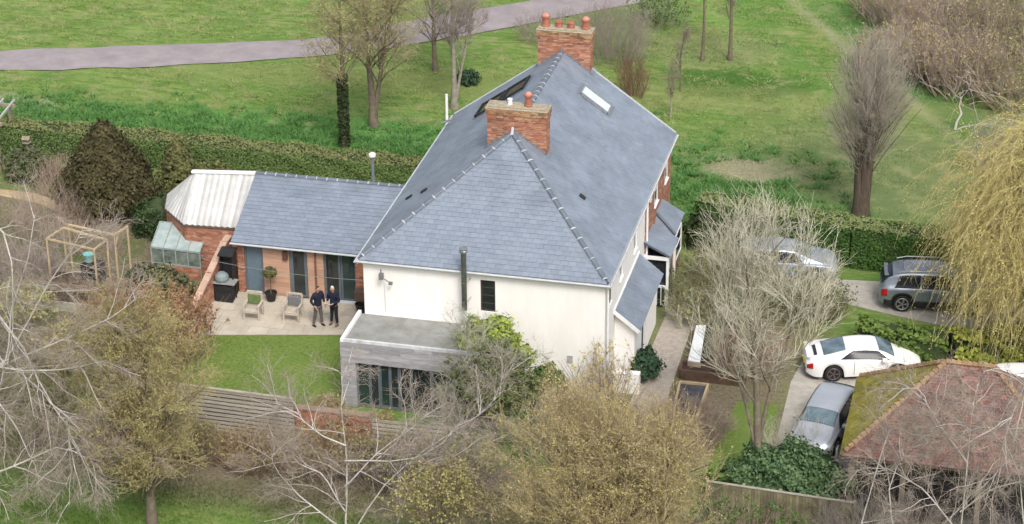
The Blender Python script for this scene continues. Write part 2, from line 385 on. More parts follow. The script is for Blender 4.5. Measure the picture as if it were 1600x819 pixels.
def ridge_run(parent, a, b, n, r=.105, first=[None]):
    """half round capping tiles laid from a to b with a pale mortar joint between each two"""
    a, b = Vector(a), Vector(b); d = (b-a)/n; L_ = d.length; dn = d.normalized()
    sd_ = dn.cross(Vector((0,0,1))).normalized(); u = sd_.cross(dn)
    M0 = Matrix(((sd_.x, dn.x, u.x, 0), (sd_.y, dn.y, u.y, 0), (sd_.z, dn.z, u.z, 0), (0,0,0,1)))
    def arch(r0, r1, l0, l1):
        m = MB(); V = []; F = []; K = 6
        for j, (rr, ll) in enumerate(((r0, l0), (r1, l1))):
            for q in (1.0, .82):
                for k in range(K+1):
                    t = math.pi*k/K; V.append((rr*q*math.cos(t), ll, rr*q*.75*math.sin(t)-.03))
        s = K+1
        for k in range(K):
            F += [(k+1, k, 2*s+k, 2*s+k+1), (s+k, s+k+1, 3*s+k+1, 3*s+k), (k, k+1, s+k+1, s+k), (2*s+k+1, 2*s+k, 3*s+k, 3*s+k+1)]
        return m.add(V, F)
    t0 = arch(r, r*.94, .0, L_*.97).build('ridge_tile', RIDGE, parent); m0 = arch(r*1.06, r*1.06, -.022, .022).build('mortar_joint', MORTAR, parent)
    rn = random.Random(int(L_*1000))
    for i in range(n):
        P = a + d*i
        M = Matrix.Translation(P) @ M0
        J = M @ Matrix.Diagonal((rn.uniform(.9,1.15), rn.uniform(.7,1.3), rn.uniform(.9,1.1), 1))
        if i == 0: t0.matrix_local = M; m0.matrix_local = J
        else: inst('ridge_tile', t0.data, parent, M); inst('mortar_joint', m0.data, parent, J)
def bricks(mb, x0, x1, y0, y1, z0, z1, seed=0, bl=.225, bh=.075, faces='fblr', skip=None):
    """a brick skin around a rectangular core, each brick a little proud or shy"""
    rn = random.Random(seed); n = int(round((z1-z0)/bh)); h = (z1-z0)/n
    for c in range(n):
        za, zb = z0+c*h+.005, z0+(c+1)*h-.005; off = (c % 2)*bl/2
        for f in faces:
            a0, a1 = (x0, x1) if f in 'fb' else (y0+.1, y1-.1)
            a = a0-off
            while a < a1:
                p, q = max(a+.005, a0), min(a+bl-.005, a1); a += bl
                if q-p < .02: continue
                d = rn.uniform(-.004, .006)
                if f == 'f': bx = (p, y0-d, za, q, y0+.1, zb)
                elif f == 'b': bx = (p, y1-.1, za, q, y1+d, zb)
                elif f == 'l': bx = (x0-d, p, za, x0+.1, q, zb)
                else: bx = (x1-.1, p, za, x1+d, q, zb)
                if skip and skip((bx[0]+bx[3])/2, (bx[1]+bx[4])/2, (za+zb)/2): continue
                mb.box(*bx)

# ------------------------------------------------------------------ the house
house = thing('house', 'large white rendered country house under a long hipped blue slate roof', 'house', (0, 0, 0))
IN = .13
wm = MB()
fwin = (4.68, 5.25, 3.35, 4.66)
wall_holes(wm, 'x', IN, .3, IN, W-IN, 0, HE-.05, [fwin, (.5, 5.0, .05, 2.0)])
wm.build('front_wall', WHITE, house)
wm = MB(); swins = [(.7,1.35,3.7,4.85),(3.0,3.6,3.7,4.85),(5.9,6.5,3.5,4.85)]
wall_holes(wm, 'y', W-IN-.3, .3, IN+.303, 8.25, 0, HE-.05, swins); wm.build('side_wall', WHITE, house)
wm = MB(); wm.box(IN, IN+.303, 0, IN+.3, L-.15, HE-.05); wm.build('left_wall', WHITE, house)
wm = MB(); bw = [(10.2,11.0,3.55,4.85),(12.6,13.3,3.55,4.85)]
wall_holes(wm, 'y', W-IN-.27, .3, 8.253, L-.32, 0, HE-.05, bw); wm.build('brick_side_wall', BRICK, house)
wm = MB(); wm.box(IN+.3, L-.4, 0, W-IN-.28, L-.15, HE-.05)
wm.build('rear_wall', BRICK, house)
gable = MB().add([(.2,L-.4,HE-.05),(W-.2,L-.4,HE-.05),(W/2,L-.4,HR-.25),(.2,L-.15,HE-.05),(W-.2,L-.15,HE-.05),(W/2,L-.15,HR-.25)],
                 [(0,1,2),(5,4,3),(0,3,4,1),(1,4,5,2),(2,5,3,0)]).build('rear_gable', BRICK, house)
def window(parent, axis, fixed, u0, u1, z0, z1, outw, bars=1, depth=.09, name='window', frame=WPAINT, glass=GLASSD, vb=0, sill=True, fw=.05):
    """frame + pane (+ sill); outw = +1/-1 direction of the outside along the wall's normal"""
    def bx(m, a, b, c, d, n0, n1):
        n0, n1 = fixed+outw*n0, fixed+outw*n1; n0, n1 = min(n0, n1), max(n0, n1)
        if axis == 'x': m.box(a, n0, c, b, n1, d)
        else: m.box(n0, a, c, n1, b, d)
    f = MB(); bx(f, u0, u0+fw, z0, z1, -depth, -depth+.05); bx(f, u1-fw, u1, z0, z1, -depth, -depth+.05)
    bx(f, u0+fw, u1-fw, z0, z0+fw, -depth, -depth+.05); bx(f, u0+fw, u1-fw, z1-fw, z1, -depth, -depth+.05)
    for i in range(bars):
        z = z0+(z1-z0)*(i+1)/(bars+1); bx(f, u0+fw, u1-fw, z-.018, z+.018, -depth+.005, -depth+.045)
    for i in range(vb):
        u = u0+(u1-u0)*(i+1)/(vb+1); bx(f, u-.015, u+.015, z0+fw, z1-fw, -depth+.01, -depth+.04)
    o = f.build(name, frame, parent)
    p = MB(); bx(p, u0+.01, u1-.01, z0+.01, z1-.01, -depth+.01, -depth+.022); p.build('pane', glass, o)
    if sill:
        s = MB(); bx(s, u0-.04, u1+.04, z0-.05, z0-.003, -depth+.02, .06); s.build('sill', WPAINT, o)
    return o
window(house, 'x', IN, *fwin, -1, bars=3, depth=.1, vb=0, sill=False, frame=mat('dark_brown_frame', (.06,.05,.045), .6))
fl = MB().box(4.70, IN+.1, 4.28, 5.23, IN+.104, 4.56).build('net_blind', mat('blind', (.30,.30,.29), .8), house)
for h in swins: window(house, 'y', W-IN, *h, 1, bars=1, depth=.07, frame=mat('dark_brown_frame', (.06,.05,.045)) if h[0] < 1 else WPAINT, glass=GLASSD)
for h in bw: window(house, 'y', W-IN+.03, *h, 1, bars=1, depth=.05, fw=.08)
for h in bw:   # stone lintels
    MB().box(W-IN-.1, h[0]-.12, h[3]+.003, W-IN+.06, h[1]+.12, min(h[3]+.17, HE-.08)).build('lintel', MORTAR, house)
wm = MB()
wm.box(-.05, -.06, HE-.15, W+.05, -.03, HE-.05)
wm.box(-.02, -.03, HE-.17, W+.02, IN-.003, HE-.13)
o = wm.build('front_fascia', TRIM, house)
wm = MB(); wm.box(W+.03, -.03, HE-.2, W+.06, L, HE-.03); wm.box(W-IN+.035, -.03, HE-.17, W+.03, L-.2, HE-.13); wm.build('side_fascia', WPAINT, house)
wm = MB(); wm.box(-.06, -.03, HE-.2, -.03, L, HE-.03); wm.box(-.03, .03, HE-.17, IN-.003, L-.2, HE-.13); wm.build('left_fascia', WPAINT, house)
def gutter(parent, a, b, r=.042, m=TRIM):
    return MB().tube([a, b], r, 8).build('gutter', m, parent)
gutter(house, (-.08,-.11,HE-.08), (W+.1,-.11,HE-.08)); gutter(house, (W+.12,-.15,HE-.08), (W+.12,L,HE-.08)); gutter(house, (-.12,-.15,HE-.08), (-.12,L,HE-.08))
# verge board of the rear gable
MB().beam((W+.02,L+.0,HE+.02), (W/2,L+.0,HR+.02), .04, .09).build('verge', TRIM, house)
MB().beam((-.02,L+.0,HE+.02), (W/2,L+.0,HR+.02), .04, .09).build('verge', TRIM, house)
# roof
roof = MB()
roof.poly([(0,0,HE),(W,0,HE),(W/2,S,HR)], .08); roof.build('roof_front', DECK, house)
roof = MB().poly([(W,0,HE),(W,L,HE),(W/2,L,HR),(W/2,S,HR)], .08); roof.build('roof_right', DECK, house)
roof = MB().poly([(0,L,HE),(0,0,HE),(W/2,S,HR),(W/2,L,HR)], .08); roof.build('roof_left', DECK, house)
lf = math.hypot(S, HR-HE); slope(house, (0,0,HE), (1,0,0), (0,S,HR-HE), [(-.0,-.06),(W,-.06),(W/2,lf)], 300, 1)
ls = math.hypot(W/2, HR-HE)
slope(house, (W,0,HE), (0,1,0), (-W/2,0,HR-HE), [(0,-.06),(L+.02,-.06),(L+.02,ls),(S,ls)], 0, 2)
slope(house, (0,L,HE), (0,-1,0), (W/2,0,HR-HE), [(0,-.06),(L,-.06),(L-S,ls),(0,ls)], 0, 3)
ridge_run(house, (.12,.12,HE+.12), (W/2,S,HR+.08), 15)
ridge_run(house, (W-.12,.12,HE+.12), (W/2,S,HR+.08), 15)
ridge_run(house, (W/2,S+.95,HR+.06), (W/2,L-.45,HR+.06), 17, r=.12)
# chimneys
def chimney(x0, x1, y0, y1, zb, zt, pots, seed, extra=None):
    ch = MB().box(x0+.02, y0+.02, zb, x1-.02, y1-.02, zt-.02).build('chimney', BRICKF, house)
    b = MB(); bricks(b, x0, x1, y0, y1, zb, zt-.45, seed); s = b.build('brickwork', BRICK, ch); s['kind'] = 'stuff'
    b = MB(); bricks(b, x0-.03, x1+.03, y0-.03, y1+.03, zt-.45, zt-.225, seed+1); s = b.build('corbel', BRICK, ch); s['kind'] = 'stuff'
    b = MB(); bricks(b, x0-.06, x1+.06, y0-.06, y1+.06, zt-.225, zt-.0, seed+2); s = b.build('top_courses', cells('sooty_brick%d' % seed, [(.17,.1,.06),(.3,.16,.09),(.38,.2,.11),(.42,.3,.18),(.2,.14,.08)], (4.4,4.4,13), .9), ch); s['kind'] = 'stuff'
    rn = random.Random(seed); mb = MB()
    mb.box(x0-.07, y0-.07, zt, x1+.07, y1+.07, zt+.04); mb.box(x0+.05, y0+.05, zt+.04, x1-.05, y1-.05, zt+.09); mb.build('flaunching', LICHEN, ch, bevel=.015)
    for (px_, r, h, kind) in pots:
        cx, cy = px_, (y0+y1)/2; z = zt+.08
        if kind == 'tall': prof = [(r*1.1,0),(r*1.1,.06),(r*.92,.1),(r*.85,h-.12),(r*1.12,h-.1),(r*1.15,h-.03),(r*.95,h)]
        else: prof = [(r*1.1,0),(r*1.0,.05),(r*.9,h-.06),(r*1.1,h-.05),(r*1.1,h)]
        p = MB().lathe(prof, 14, (cx, cy, z)).build('chimney_pot', POT if kind != 'white' else WPAINT, ch, smooth=False)
        if kind == 'tall': MB().lathe([(r*.9,0),(r*.7,.05),(r*.3,.09)], 14, (cx, cy, z+h)).build('pot_cap', mat('pink_cap', (.55,.27,.2), .7), p)
    return ch
chimney(3.72, 6.05, S+.2, S+.88, 6.6, 9.42, [(5.28,.15,.5,'tall'),(4.55,.09,.24,'white')], 11)
chimney(3.75, 5.98, L-.45, L+.2, 6.6, 9.42, [(4.02,.17,.48,'tall'),(4.58,.15,.25,'short'),(5.1,.15,.25,'short'),(5.72,.17,.45,'tall')], 21)
# stepped lead flashing on the chimney fronts
LEAD = mat('lead_flashing', (.20,.22,.25), .5, (.13,.15,.17), 6)
for yy, cx0, cx1 in ((S+.2, 3.72, 6.05), (L-.45, 3.75, 5.98)):
    k = (HR-HE)/(W/2); m = MB(); n = 12
    for i in range(n):
        a = cx0+(cx1-cx0)*i/n; b = cx0+(cx1-cx0)*(i+1)/n; mid = (a+b)/2; z = HR-abs(mid-W/2)*k
        m.box(a, yy-.035, z-.1, b, yy-.012, z+.10+(.03 if i % 2 else 0))
    m.build('flashing', LEAD, house)
    # apron of lead dressed over slates at both sides
    m = MB()
    for sgn, e in ((1, cx1), (-1, cx0)):
        P = []
        for xx, y_ in ((e-sgn*.0, yy-.02), (e+sgn*.16, yy-.02), (e+sgn*.16, yy+.7), (e, yy+.7)): P.append((xx, y_, HR-abs(xx-W/2)*k+.055))
        m.poly(P if sgn > 0 else P[::-1], .01)
    m.build('apron', LEAD, house)
MB().tube([(W/2,S-.12,HR+.0),(W/2,S+.02,HR+.28)], [.07,.05], 8).build('finial', MORTAR, house)
# rooflights
k = (HR-HE)/(W/2)
def rooflight(x0, x1, y0, y1, side, glass, frame, name='rooflight', lift=.1, bars=0):
    z = (lambda x: HE+(W-x)*k) if side == 'R' else (lambda x: HE+x*k)
    n_ = Vector((k if side == 'R' else -k, 0, 1)).normalized()
    def P(x, y, h): return Vector((x, y, z(x))) + n_*h
    f = MB()
    for a, b in (((x0,y0),(x1,y0)), ((x0,y1),(x1,y1))): f.beam(P(*a, lift*.6), P(*b, lift*.6), .09, lift, up=n_)
    for a, b in (((x0,y0-.045),(x0,y1+.045)), ((x1,y0-.045),(x1,y1+.045))): f.beam(P(*a, lift*.6+.002), P(*b, lift*.6+.002), .09, lift+.004, up=n_)
    for i in range(bars): x = x0+(x1-x0)*(i+1)/(bars+1); f.beam(P(x,y0,lift*.6), P(x,y1,lift*.6), .07, lift, up=n_)
    o = f.build(name, frame, house)
    g = MB().poly([P(x0,y0,lift*.75),P(x1,y0,lift*.75),P(x1,y1,lift*.75),P(x0,y1,lift*.75)] , .02); g.build('glazing', glass, o)
    # lead skirt
    s = MB().poly([P(x0-.12,y0-.12,.05),P(x1+.12,y0-.12,.05),P(x1+.12,y1+.12,.05),P(x0-.12,y1+.12,.05)], .01); s.build('lead_skirt', LEAD, o)
    return o
rooflight(6.0, 7.15, 11.7, 12.5, 'R', mat('painted_sky_glass', (.62,.66,.66), .12, (.52,.57,.57), 2, spec=.8), STEEL)  # pale pane colour paints in the reflection of the sky
rooflight(1.75, 2.7, 11.3, 12.6, 'L', GLASSD, BLACK, lift=.12); rooflight(2.85, 3.75, 11.3, 12.6, 'L', GLASSD, BLACK, lift=.12)
for side, (x, y) in (('R', (7.66, 4.3)), ('L', (.74, 4.54)), ('L', (1.45, 4.2))):
    z = HE+((W-x) if side == 'R' else x)*k; v = MB().box(-.14,-.1,.02,.14,.1,.09).build('roof_vent', BLACK, house, bevel=.02)
    v.location = (x, y, z); v.rotation_euler = (0, math.atan(k)*(1 if side == 'R' else -1), 0)
MB().tube([(-.2,L-.6,4.0),(-.2,L-.6,6.25)], .06, 8).build('soil_pipe', WPAINT, house)
MB().tube([(-.2,L-1.5,HE+.2),(.35,L-1.5,HE+.45)], .05, 8).build('vent_pipe', STEEL, house)
# stainless flue on the front wall: dark insulated upper part, bright lower part
f = MB().tube([(4.16,-.28,2.85),(4.16,-.28,3.55)], .10, 14).build('flue', mat('bright_flue', (.7,.7,.69), .35, (.6,.6,.6), metal=.3), house, smooth=False)
MB().tube([(4.16,-.28,3.55),(4.16,-.28,5.95)], .105, 14).build('upper_flue', mat('sooty_flue', (.17,.18,.15), .35, (.08,.09,.075), 3, metal=.5), f)
MB().lathe([(.12,0),(.16,.02),(.16,.1),(.13,.13),(.17,.15),(.17,.18),(.05,.21)], 14, (4.16,-.28,5.92)).build('flue_cowl', STEEL, f)
MB().lathe([(.15,0),(.15,.25),(.11,.27)], 14, (4.16,-.28,2.62)).build('flue_base', WPAINT, f)
for z in (3.9, 4.7, 5.0):
    MB().tube([(4.0,.0+IN,z),(4.05,-.25,z),(4.16,-.4,z),(4.27,-.25,z),(4.32,.0+IN,z)], .013, 6).build('flue_bracket', STEEL, f)
# aerial bracket and cable on the wall
m = MB().tube([(.92,IN,4.45),(.92,-.18,4.5),(.92,-.2,4.85)], .022, 6).tube([(.92,-.18,4.5),(1.25,-.15,4.3)], .02, 6)
m.box(.84,-.25,4.42,1.0,-.1,4.66); m.box(1.2,-.2,4.22,1.34,-.1,4.32); al = m.build('floodlight_bracket', mat('grey_plastic', (.2,.2,.2), .5), house)
MB().tube([(.93,IN-.01,4.4),(.95,IN-.012,3.5),(.96,IN-.01,2.9)], .008, 5).build('wall_cable', mat('cable_grey', (.45,.44,.42)), al)
MB().box(8.0,IN-.03,1.55,8.22,IN-.002,1.85).build('meter_box', mat('cable_grey', (.45,.44,.42)), house)
# red burglar alarm box and white boxes on the brick side
MB().box(W-IN+.032,9.0,4.3,W-IN+.1,9.3,4.65).build('wall_box', WPAINT, house, bevel=.02)
MB().tube([(W-IN+.09,8.3,.1),(W-IN+.09,8.3,HE-.15)], .045, 8).build('downpipe', WPAINT, house)
MB().tube([(W-IN+.1,.25,.1),(W-IN+.1,.25,HE-.15)], .04, 8).build('downpipe', WPAINT, house)

# flat roofed garden room at the front left (extension of the house)
ext = house
FW = 5.4
em = MB().box(.0,-2.15,2.55,FW,IN-.003,2.72); em.build('flat_roof', FLAT, ext)
em = MB().box(-.12,-2.27,2.5,-.0,IN-.003,2.86); em.build('roof_kerb_left', WPAINT, ext)
em = MB().box(.003,-2.27,2.74,FW,-2.17,2.86); em.build('roof_kerb_front', mat('pale_metal_trim', (.62,.64,.66), .5), ext)
em = MB().box(FW,-2.27,2.5,FW+.1,IN-.003,2.86); em.build('roof_kerb_right', WPAINT, ext)
bd = MB().box(0,-.02,0,1,.0,.118).build('fascia_board', GREYW, ext); bfirst = True
rng = random.Random(8)
for r in range(7):
    z = 1.92+r*.117; cuts = sorted({-.12, FW+.1, *[rng.uniform(.5, 5) for _ in range(2)]})
    for a, b in zip(cuts, cuts[1:]):
        M = Matrix.Translation((a+.003, -2.275-rng.uniform(0,.008), z)) @ Matrix.Diagonal((b-a-.006, 1, .97, 1))
        if bfirst: bd.matrix_local = M; bfirst = False
        else: inst('fascia_board', bd.data, ext, M)
for r in range(16):   # boarded corner pier, front face and return face to the left
    z = .02+r*.119
    inst('pier_board', bd.data, ext, Matrix.Translation((-.12,-2.277-rng.uniform(0,.006),z)) @ Matrix.Diagonal((.58,1,.97,1)))
    inst('side_board', bd.data, ext, Matrix.Translation((-.125-rng.uniform(0,.006),IN,z)) @ Matrix.Rotation(-math.pi/2,4,'Z') @ Matrix.Diagonal((2.39,1,.97,1)))
for r in range(7):
    z = 1.92+r*.117
    inst('side_board', bd.data, ext, Matrix.Translation((-.125,IN,z)) @ Matrix.Rotation(-math.pi/2,4,'Z') @ Matrix.Diagonal((2.39,1,.97,1))) if r > -1 and z > 1.93 else None
em = MB().box(-.1,-2.25,.0,.44,-1.9,1.9).box(-.1,-1.9,.0,.02,IN-.01,2.5).box(FW-.1,-2.25,0,FW+.1,IN-.01,2.5).box(.44,-2.25,1.9,FW-.1,-1.95,2.52)
em.build('room_wall', GREYW, ext)
# interior floor, back wall and a few furnishings seen dimly through the doors
em = MB().box(.02,-2.2,.0,FW-.1,IN,.05); em.build('room_floor', mat('room_floor', (.16,.12,.09), .6), ext)
em = MB().box(1.7,-1.3,.05,3.4,-.5,.75).build('room_table', mat('room_table', (.2,.16,.13), .5), ext)
fx = [.44,.95,1.33,1.73,2.1,2.55,3.35,4.2,5.1]
REALG = bpy.data.materials.new('clear_glass'); REALG.use_nodes = True
_b = REALG.node_tree.nodes['Principled BSDF']; _b.inputs['Base Color'].default_value = (.75,.85,.85,1); _b.inputs['Roughness'].default_value = .03; _b.inputs['Transmission Weight'].default_value = 1; _b.inputs['IOR'].default_value = 1.2
MATS['clear_glass'] = REALG
for i, (a, b) in enumerate(zip(fx, fx[1:])):
    d = MB(); y0 = -2.12-(.04 if i % 2 else 0)
    d.box(a+.003,y0,.05,a+.06,y0+.05,1.9).box(b-.06,y0,.05,b-.003,y0+.05,1.9).box(a+.06,y0,.05,b-.06,y0+.05,.12).box(a+.06,y0,1.83,b-.06,y0+.05,1.9)
    o = d.build('glazed_door', DFRAME, ext); MB().box(a+.055,y0+.02,.11,b-.055,y0+.03,1.84).build('door_glass', GLASSG if i in (0,2) else GLASSD, o)
for x in (1.05,1.2,2.2): MB().tube([(x,-1.95,.06),(x+.02,-1.95,1.85)], .06, 8).build('curtain', mat('pale_curtain', (.4,.42,.4), .9), ext)

# side porches on the right wall
LT = house
def leanto(y0, y1, zt, xo, zo, want, seed, nm):
    MB().poly([(W-IN,y0,zt),(xo,y0,zo),(xo,y1,zo),(W-IN,y1,zt)], .07).build(nm+'_roof', DECK, LT)
    slope(LT, (xo,y0,zo), (0,1,0), (W-IN-xo,0,zt-zo), [(0,-.04),(y1-y0,-.04),(y1-y0,math.hypot(xo-W+IN,zt-zo)),(0,math.hypot(xo-W+IN,zt-zo))], want, seed, name='slate')
leanto(1.9, 7.0, 2.98, 10.4, 2.2, 0, 31, 'porch')
MB().box(W-IN+.003,1.85,2.93,W-IN+.05,7.05,3.07).build('porch_flashing', WPAINT, LT)
MB().beam((W-IN,1.86,2.98),(10.42,1.86,2.2),.05,.14).build('porch_verge', WPAINT, LT)
m = MB(); m.box(W-IN+.003,2.1,0,10.2,2.25,2.2).box(10.08,2.253,0,10.2,3.6,2.12).box(10.08,4.5,0,10.2,6.85,2.12)
m.add([(W-IN+.003,2.1,2.2),(10.2,2.1,2.2),(W-IN+.003,2.1,2.85),(W-IN+.003,2.25,2.2),(10.2,2.25,2.2),(W-IN+.003,2.25,2.85)], [(0,1,2),(5,4,3),(0,3,4,1),(1,4,5,2),(2,5,3,0)])
m.build('porch_wall', WHITE, LT)
window(LT, 'y', 10.08, 3.6, 4.5, .1, 2.05, 1, bars=0, depth=.02, name='porch_door', frame=DFRAME, sill=False)
MB().box(9.6,1.0,0,10.6,1.3,.85).build('garden_dwarf_wall', WHITE, LT)
leanto(8.1, 9.9, 2.95, 10.5, 2.42, 0, 32, 'canopy')
m = MB(); 
for x in (W-IN+.06, 10.4):
    for y in (8.2, 9.8): m.box(x-.05,y-.05,.0,x+.05,y+.05,2.35)
m.box(W-IN+.003,8.12,2.2,10.45,8.2,2.34).box(W-IN+.003,8.17,.95,10.45,8.23,1.05).box(10.37,8.2,2.2,10.45,9.85,2.34)
for i in range(5): m.box(W-IN+.2+i*.17,8.18,.15,W-IN+.23+i*.17,8.22,.95)
m.build('canopy_frame', WPAINT, LT)
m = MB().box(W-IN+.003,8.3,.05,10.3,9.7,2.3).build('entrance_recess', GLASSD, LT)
# hipped bay roof beyond
bx0, bx1, by0, by1, bz = W-IN, 10.35, 10.3, 12.5, 2.35
MB().poly([(bx1,by0,bz),(bx1,by1,bz),(bx0,by1-.4,bz+.75),(bx0,by0+.4,bz+.75)], .05).build('bay_roof_front', SLATE, LT)
MB().poly([(bx0,by0,bz),(bx1,by0,bz),(bx0,by0+.4,bz+.75)], .05).build('bay_roof_side', SLATE, LT)
MB().beam((bx1,by0,bz+.03),(bx0,by0+.4,bz+.78),.12,.07).build('bay_hip', RIDGE, LT)
MB().box(bx0+.033,by0+.15,0,bx1-.12,by1-.15,bz-.06).build('bay_wall', BRICK, LT)
window(LT, 'x', by0+.15, bx0+.15, bx1-.25, .9, 2.1, -1, bars=1, depth=-.03, name='bay_window')
window(LT, 'y', bx1-.12, by0+.4, by1-.4, .9, 2.1, 1, bars=1, depth=-.03, name='bay_window')

# ------------------------------------------------------------------ single storey wing
wing = thing('wing', 'low slate roofed garden wing with cedar boarded wall and glass doors on the terrace', 'outbuilding', (-7.3, 5.7, 0))
def wloc(o):   # children are authored in world space
    return o
WG = bpy.data.objects.new; 
wing.location = (0, 0, 0)
X0, X1, YF, YR, YB, ZE, ZR = -7.2, IN-.005, 5.6, 9.0, 12.4, 2.45, 4.0
segs = [(-7.05,-6.74,'brick'),(-6.74,-5.95,'door'),(-5.95,-4.82,'cedar'),(-4.82,-4.05,'glaz'),(-4.05,-3.35,'cedar'),(-3.35,-2.0,'slide'),(-2.0,X1,'brick')]
yw = YF+.2
for a, b, t in segs:
    if t == 'brick':
        c = MB().box(a, yw+.02, 0, b, yw+.28, ZE-.1).build('brick_pier', BRICKF, wing)
        m = MB(); bricks(m, a, min(b,-1.0) if b > -1.5 else b, yw, yw+.3, 0, ZE-.1, 5, faces='f' if a > -7 else 'fl'); s = m.build('brickwork', BRICK, c); s['kind'] = 'stuff'
        s.data.transform(Matrix.Identity(4))
    elif t == 'cedar':
        MB().box(a+.003, yw+.03, 0, b-.003, yw+.28, ZE-.1).build('wall_panel', TIMG, wing)
        for r in range(18):
            z = .06+r*.127
            M = Matrix.Translation((a+.01, yw+.028, z)) @ Matrix.Diagonal((b-a-.02, 1.4, 1.03, 1))
            o = inst('cedar_board', cb.data, wing, M) if 'cb' in globals() else None
            if o is None:
                cb = MB().box(0,-.02,0,1,0,.118).build('cedar_board', CEDAR, wing); cb.matrix_local = M
    elif t == 'door':
        o = MB().box(a+.02, yw+.1, .03, b-.02, yw+.16, ZE-.12).build('door', DOORB, wing)
        MB().box(a+.003,yw+.04,.03,a+.06,yw+.09,ZE-.1).box(b-.06,yw+.04,.03,b-.003,yw+.09,ZE-.1).build('door_frame', DFRAME, o)
        MB().box(b-.14,yw+.03,1.0,b-.11,yw+.1,1.2).build('handle', STEEL, o)
    else:
        n = 1 if t == 'glaz' else 2; w_ = (b-a)/n
        for i in range(n):
            p, q = a+i*w_, a+(i+1)*w_; fw = .15 if t == 'glaz' else .08; z0 = .05
            yy = yw+.08+(.06 if i else 0)
            d = MB().box(p+.003,yy,z0,p+fw,yy+.07,ZE-.12).box(q-fw,yy,z0,q-.003,yy+.07,ZE-.12).box(p+fw,yy,z0,q-fw,yy+.07,z0+.1).box(p+fw,yy,ZE-.22,q-fw,yy+.07,ZE-.12)
            o = d.build('glass_door', DFRAME, wing); MB().box(p+fw-.01,yy+.03,z0+.09,q-fw+.01,yy+.04,ZE-.21).build('door_glass', GLASSG if i else GLASSD, o)
MB().box(-3.4,yw-.1,.02,-1.95,yw+.1,.1).build('door_threshold', mat('pale_metal_trim', (.62,.64,.66), .5), wing)
MB().tube([(-3.68,yw-.05,.05),(-3.68,yw-.05,ZE-.1)], .04, 8).build('downpipe', mat('brown_pipe', (.2,.1,.07), .5), wing)
MB().box(-5.06,yw-.12,1.75,-4.86,yw-.003,2.15).build('wall_lantern', mat('brown_lantern', (.12,.06,.045), .6), wing, bevel=.02)
MB().box(X0+.15,yw+.32,0,X0+.4,YB-.25,ZE-.1).box(X0+.15,YB-.25,0,X1,YB-.1,ZE-.1).build('wing_rear_wall', BRICK, wing)
MB().add([(X0+.15,yw,ZE-.1),(X0+.15,YB-.1,ZE-.1),(X0+.15,YR,ZR-.12),(X0+.35,yw,ZE-.1),(X0+.35,YB-.1,ZE-.1),(X0+.35,YR,ZR-.12)], [(0,2,1),(3,4,5),(0,1,4,3),(1,2,5,4),(2,0,3,5)]).build('wing_gable', BRICK, wing)
MB().poly([(X0,YF,ZE),(X1,YF,ZE),(X1,YR,ZR),(X0,YR,ZR)], .07).build('wing_roof_front', DECK, wing)
MB().poly([(X0,YR,ZR),(X1,YR,ZR),(X1,YB,ZE),(X0,YB,ZE)], .07).build('wing_roof_rear', DECK, wing)
lw = math.hypot(YR-YF, ZR-ZE)
slope(wing, (X0,YF,ZE), (1,0,0), (0,YR-YF,ZR-ZE), [(0,-.06),(X1-X0,-.06),(X1-X0,lw),(0,lw)], 300, 41)
slope(wing, (X1,YB,ZE), (-1,0,0), (0,YR-YB,ZR-ZE), [(0,-.06),(X1-X0,-.06),(X1-X0,lw),(0,lw)], 0, 42, wid=.4, exp=.3)
ridge_run(wing, (X0,YR,ZR+.04), (X1-.2,YR,ZR+.04), 16, r=.105)
MB().box(X0-.02,YF-.06,ZE-.14,X1,YF-.03,ZE-.04).build('wing_fascia', TRIM, wing)
gutter(wing, (X0-.02,YF-.12,ZE-.06), (X1,YF-.12,ZE-.06), .04)
f = MB().tube([(-2.6,10.6,3.0),(-2.6,10.6,4.55)], .07, 10).build('rear_flue', STEEL, wing); MB().lathe([(.1,0),(.15,.02),(.15,.12),(.08,.17)],12,(-2.6,10.6,4.5)).build('flue_cowl', WPAINT, f)

# summer room with white fan shaped sheet roof
fan = thing('sunroom', 'small brick garden room under a pale ribbed half octagonal sheet roof', 'outbuilding', (0,0,0))
RP0, RP1 = Vector((-9.95,9.0,3.75)), Vector((-7.22,9.0,3.95))
eav = [Vector((-7.24,6.75,2.35)), Vector((-7.7,7.0,2.3)), Vector((-9.95,7.25,2.25)), Vector((-11.1,8.35,2.2)), Vector((-11.2,9.8,2.2)), Vector((-10.2,11.0,2.2)), Vector((-7.24,11.2,2.3))]
eav = [at(365,356,2.3), at(287,351,2.2), at(258,326,2.2), Vector((-11.6,9.9,2.2)), Vector((-10.4,11.1,2.2)), Vector((-7.24,11.2,2.3))]
eav[0].x = -7.24
tops = [RP1, RP0, RP0, RP0, RP0, RP1]
def rpt(i, t, h):   # point on the roof between eave corners
    pass
rib_mesh = []
for i in range(5):
    a, b = eav[i], eav[i+1]; ta, tb = tops[i], tops[i+1]
    n = max(3, int((a-b).length/.24))
    for j in range(n):
        p, q = a.lerp(b, j/n), a.lerp(b, (j+1)/n); tp, tq = ta.lerp(tb, j/n), ta.lerp(tb, (j+1)/n)
        mid, tm = p.lerp(q, .5), tp.lerp(tq, .5); up = Vector((0,0,.05))
        P = [p, mid+up, q, tq, tm+up*(1 if (tp-tq).length > .01 else .3), tp]
        m = MB().add(P+[v-Vector((0,0,.015)) for v in P], [(0,5,4,1),(1,4,3,2),(6,7,10,11),(7,8,9,10),(0,1,7,6),(1,2,8,7),(3,4,10,9),(4,5,11,10)] if i else
                     [(0,1,4,5),(1,2,3,4),(11,10,7,6),(10,9,8,7),(0,6,7,1),(1,7,8,2),(3,9,10,4),(4,10,11,5)])
        m.build('roof_sheet', WROOF, fan)
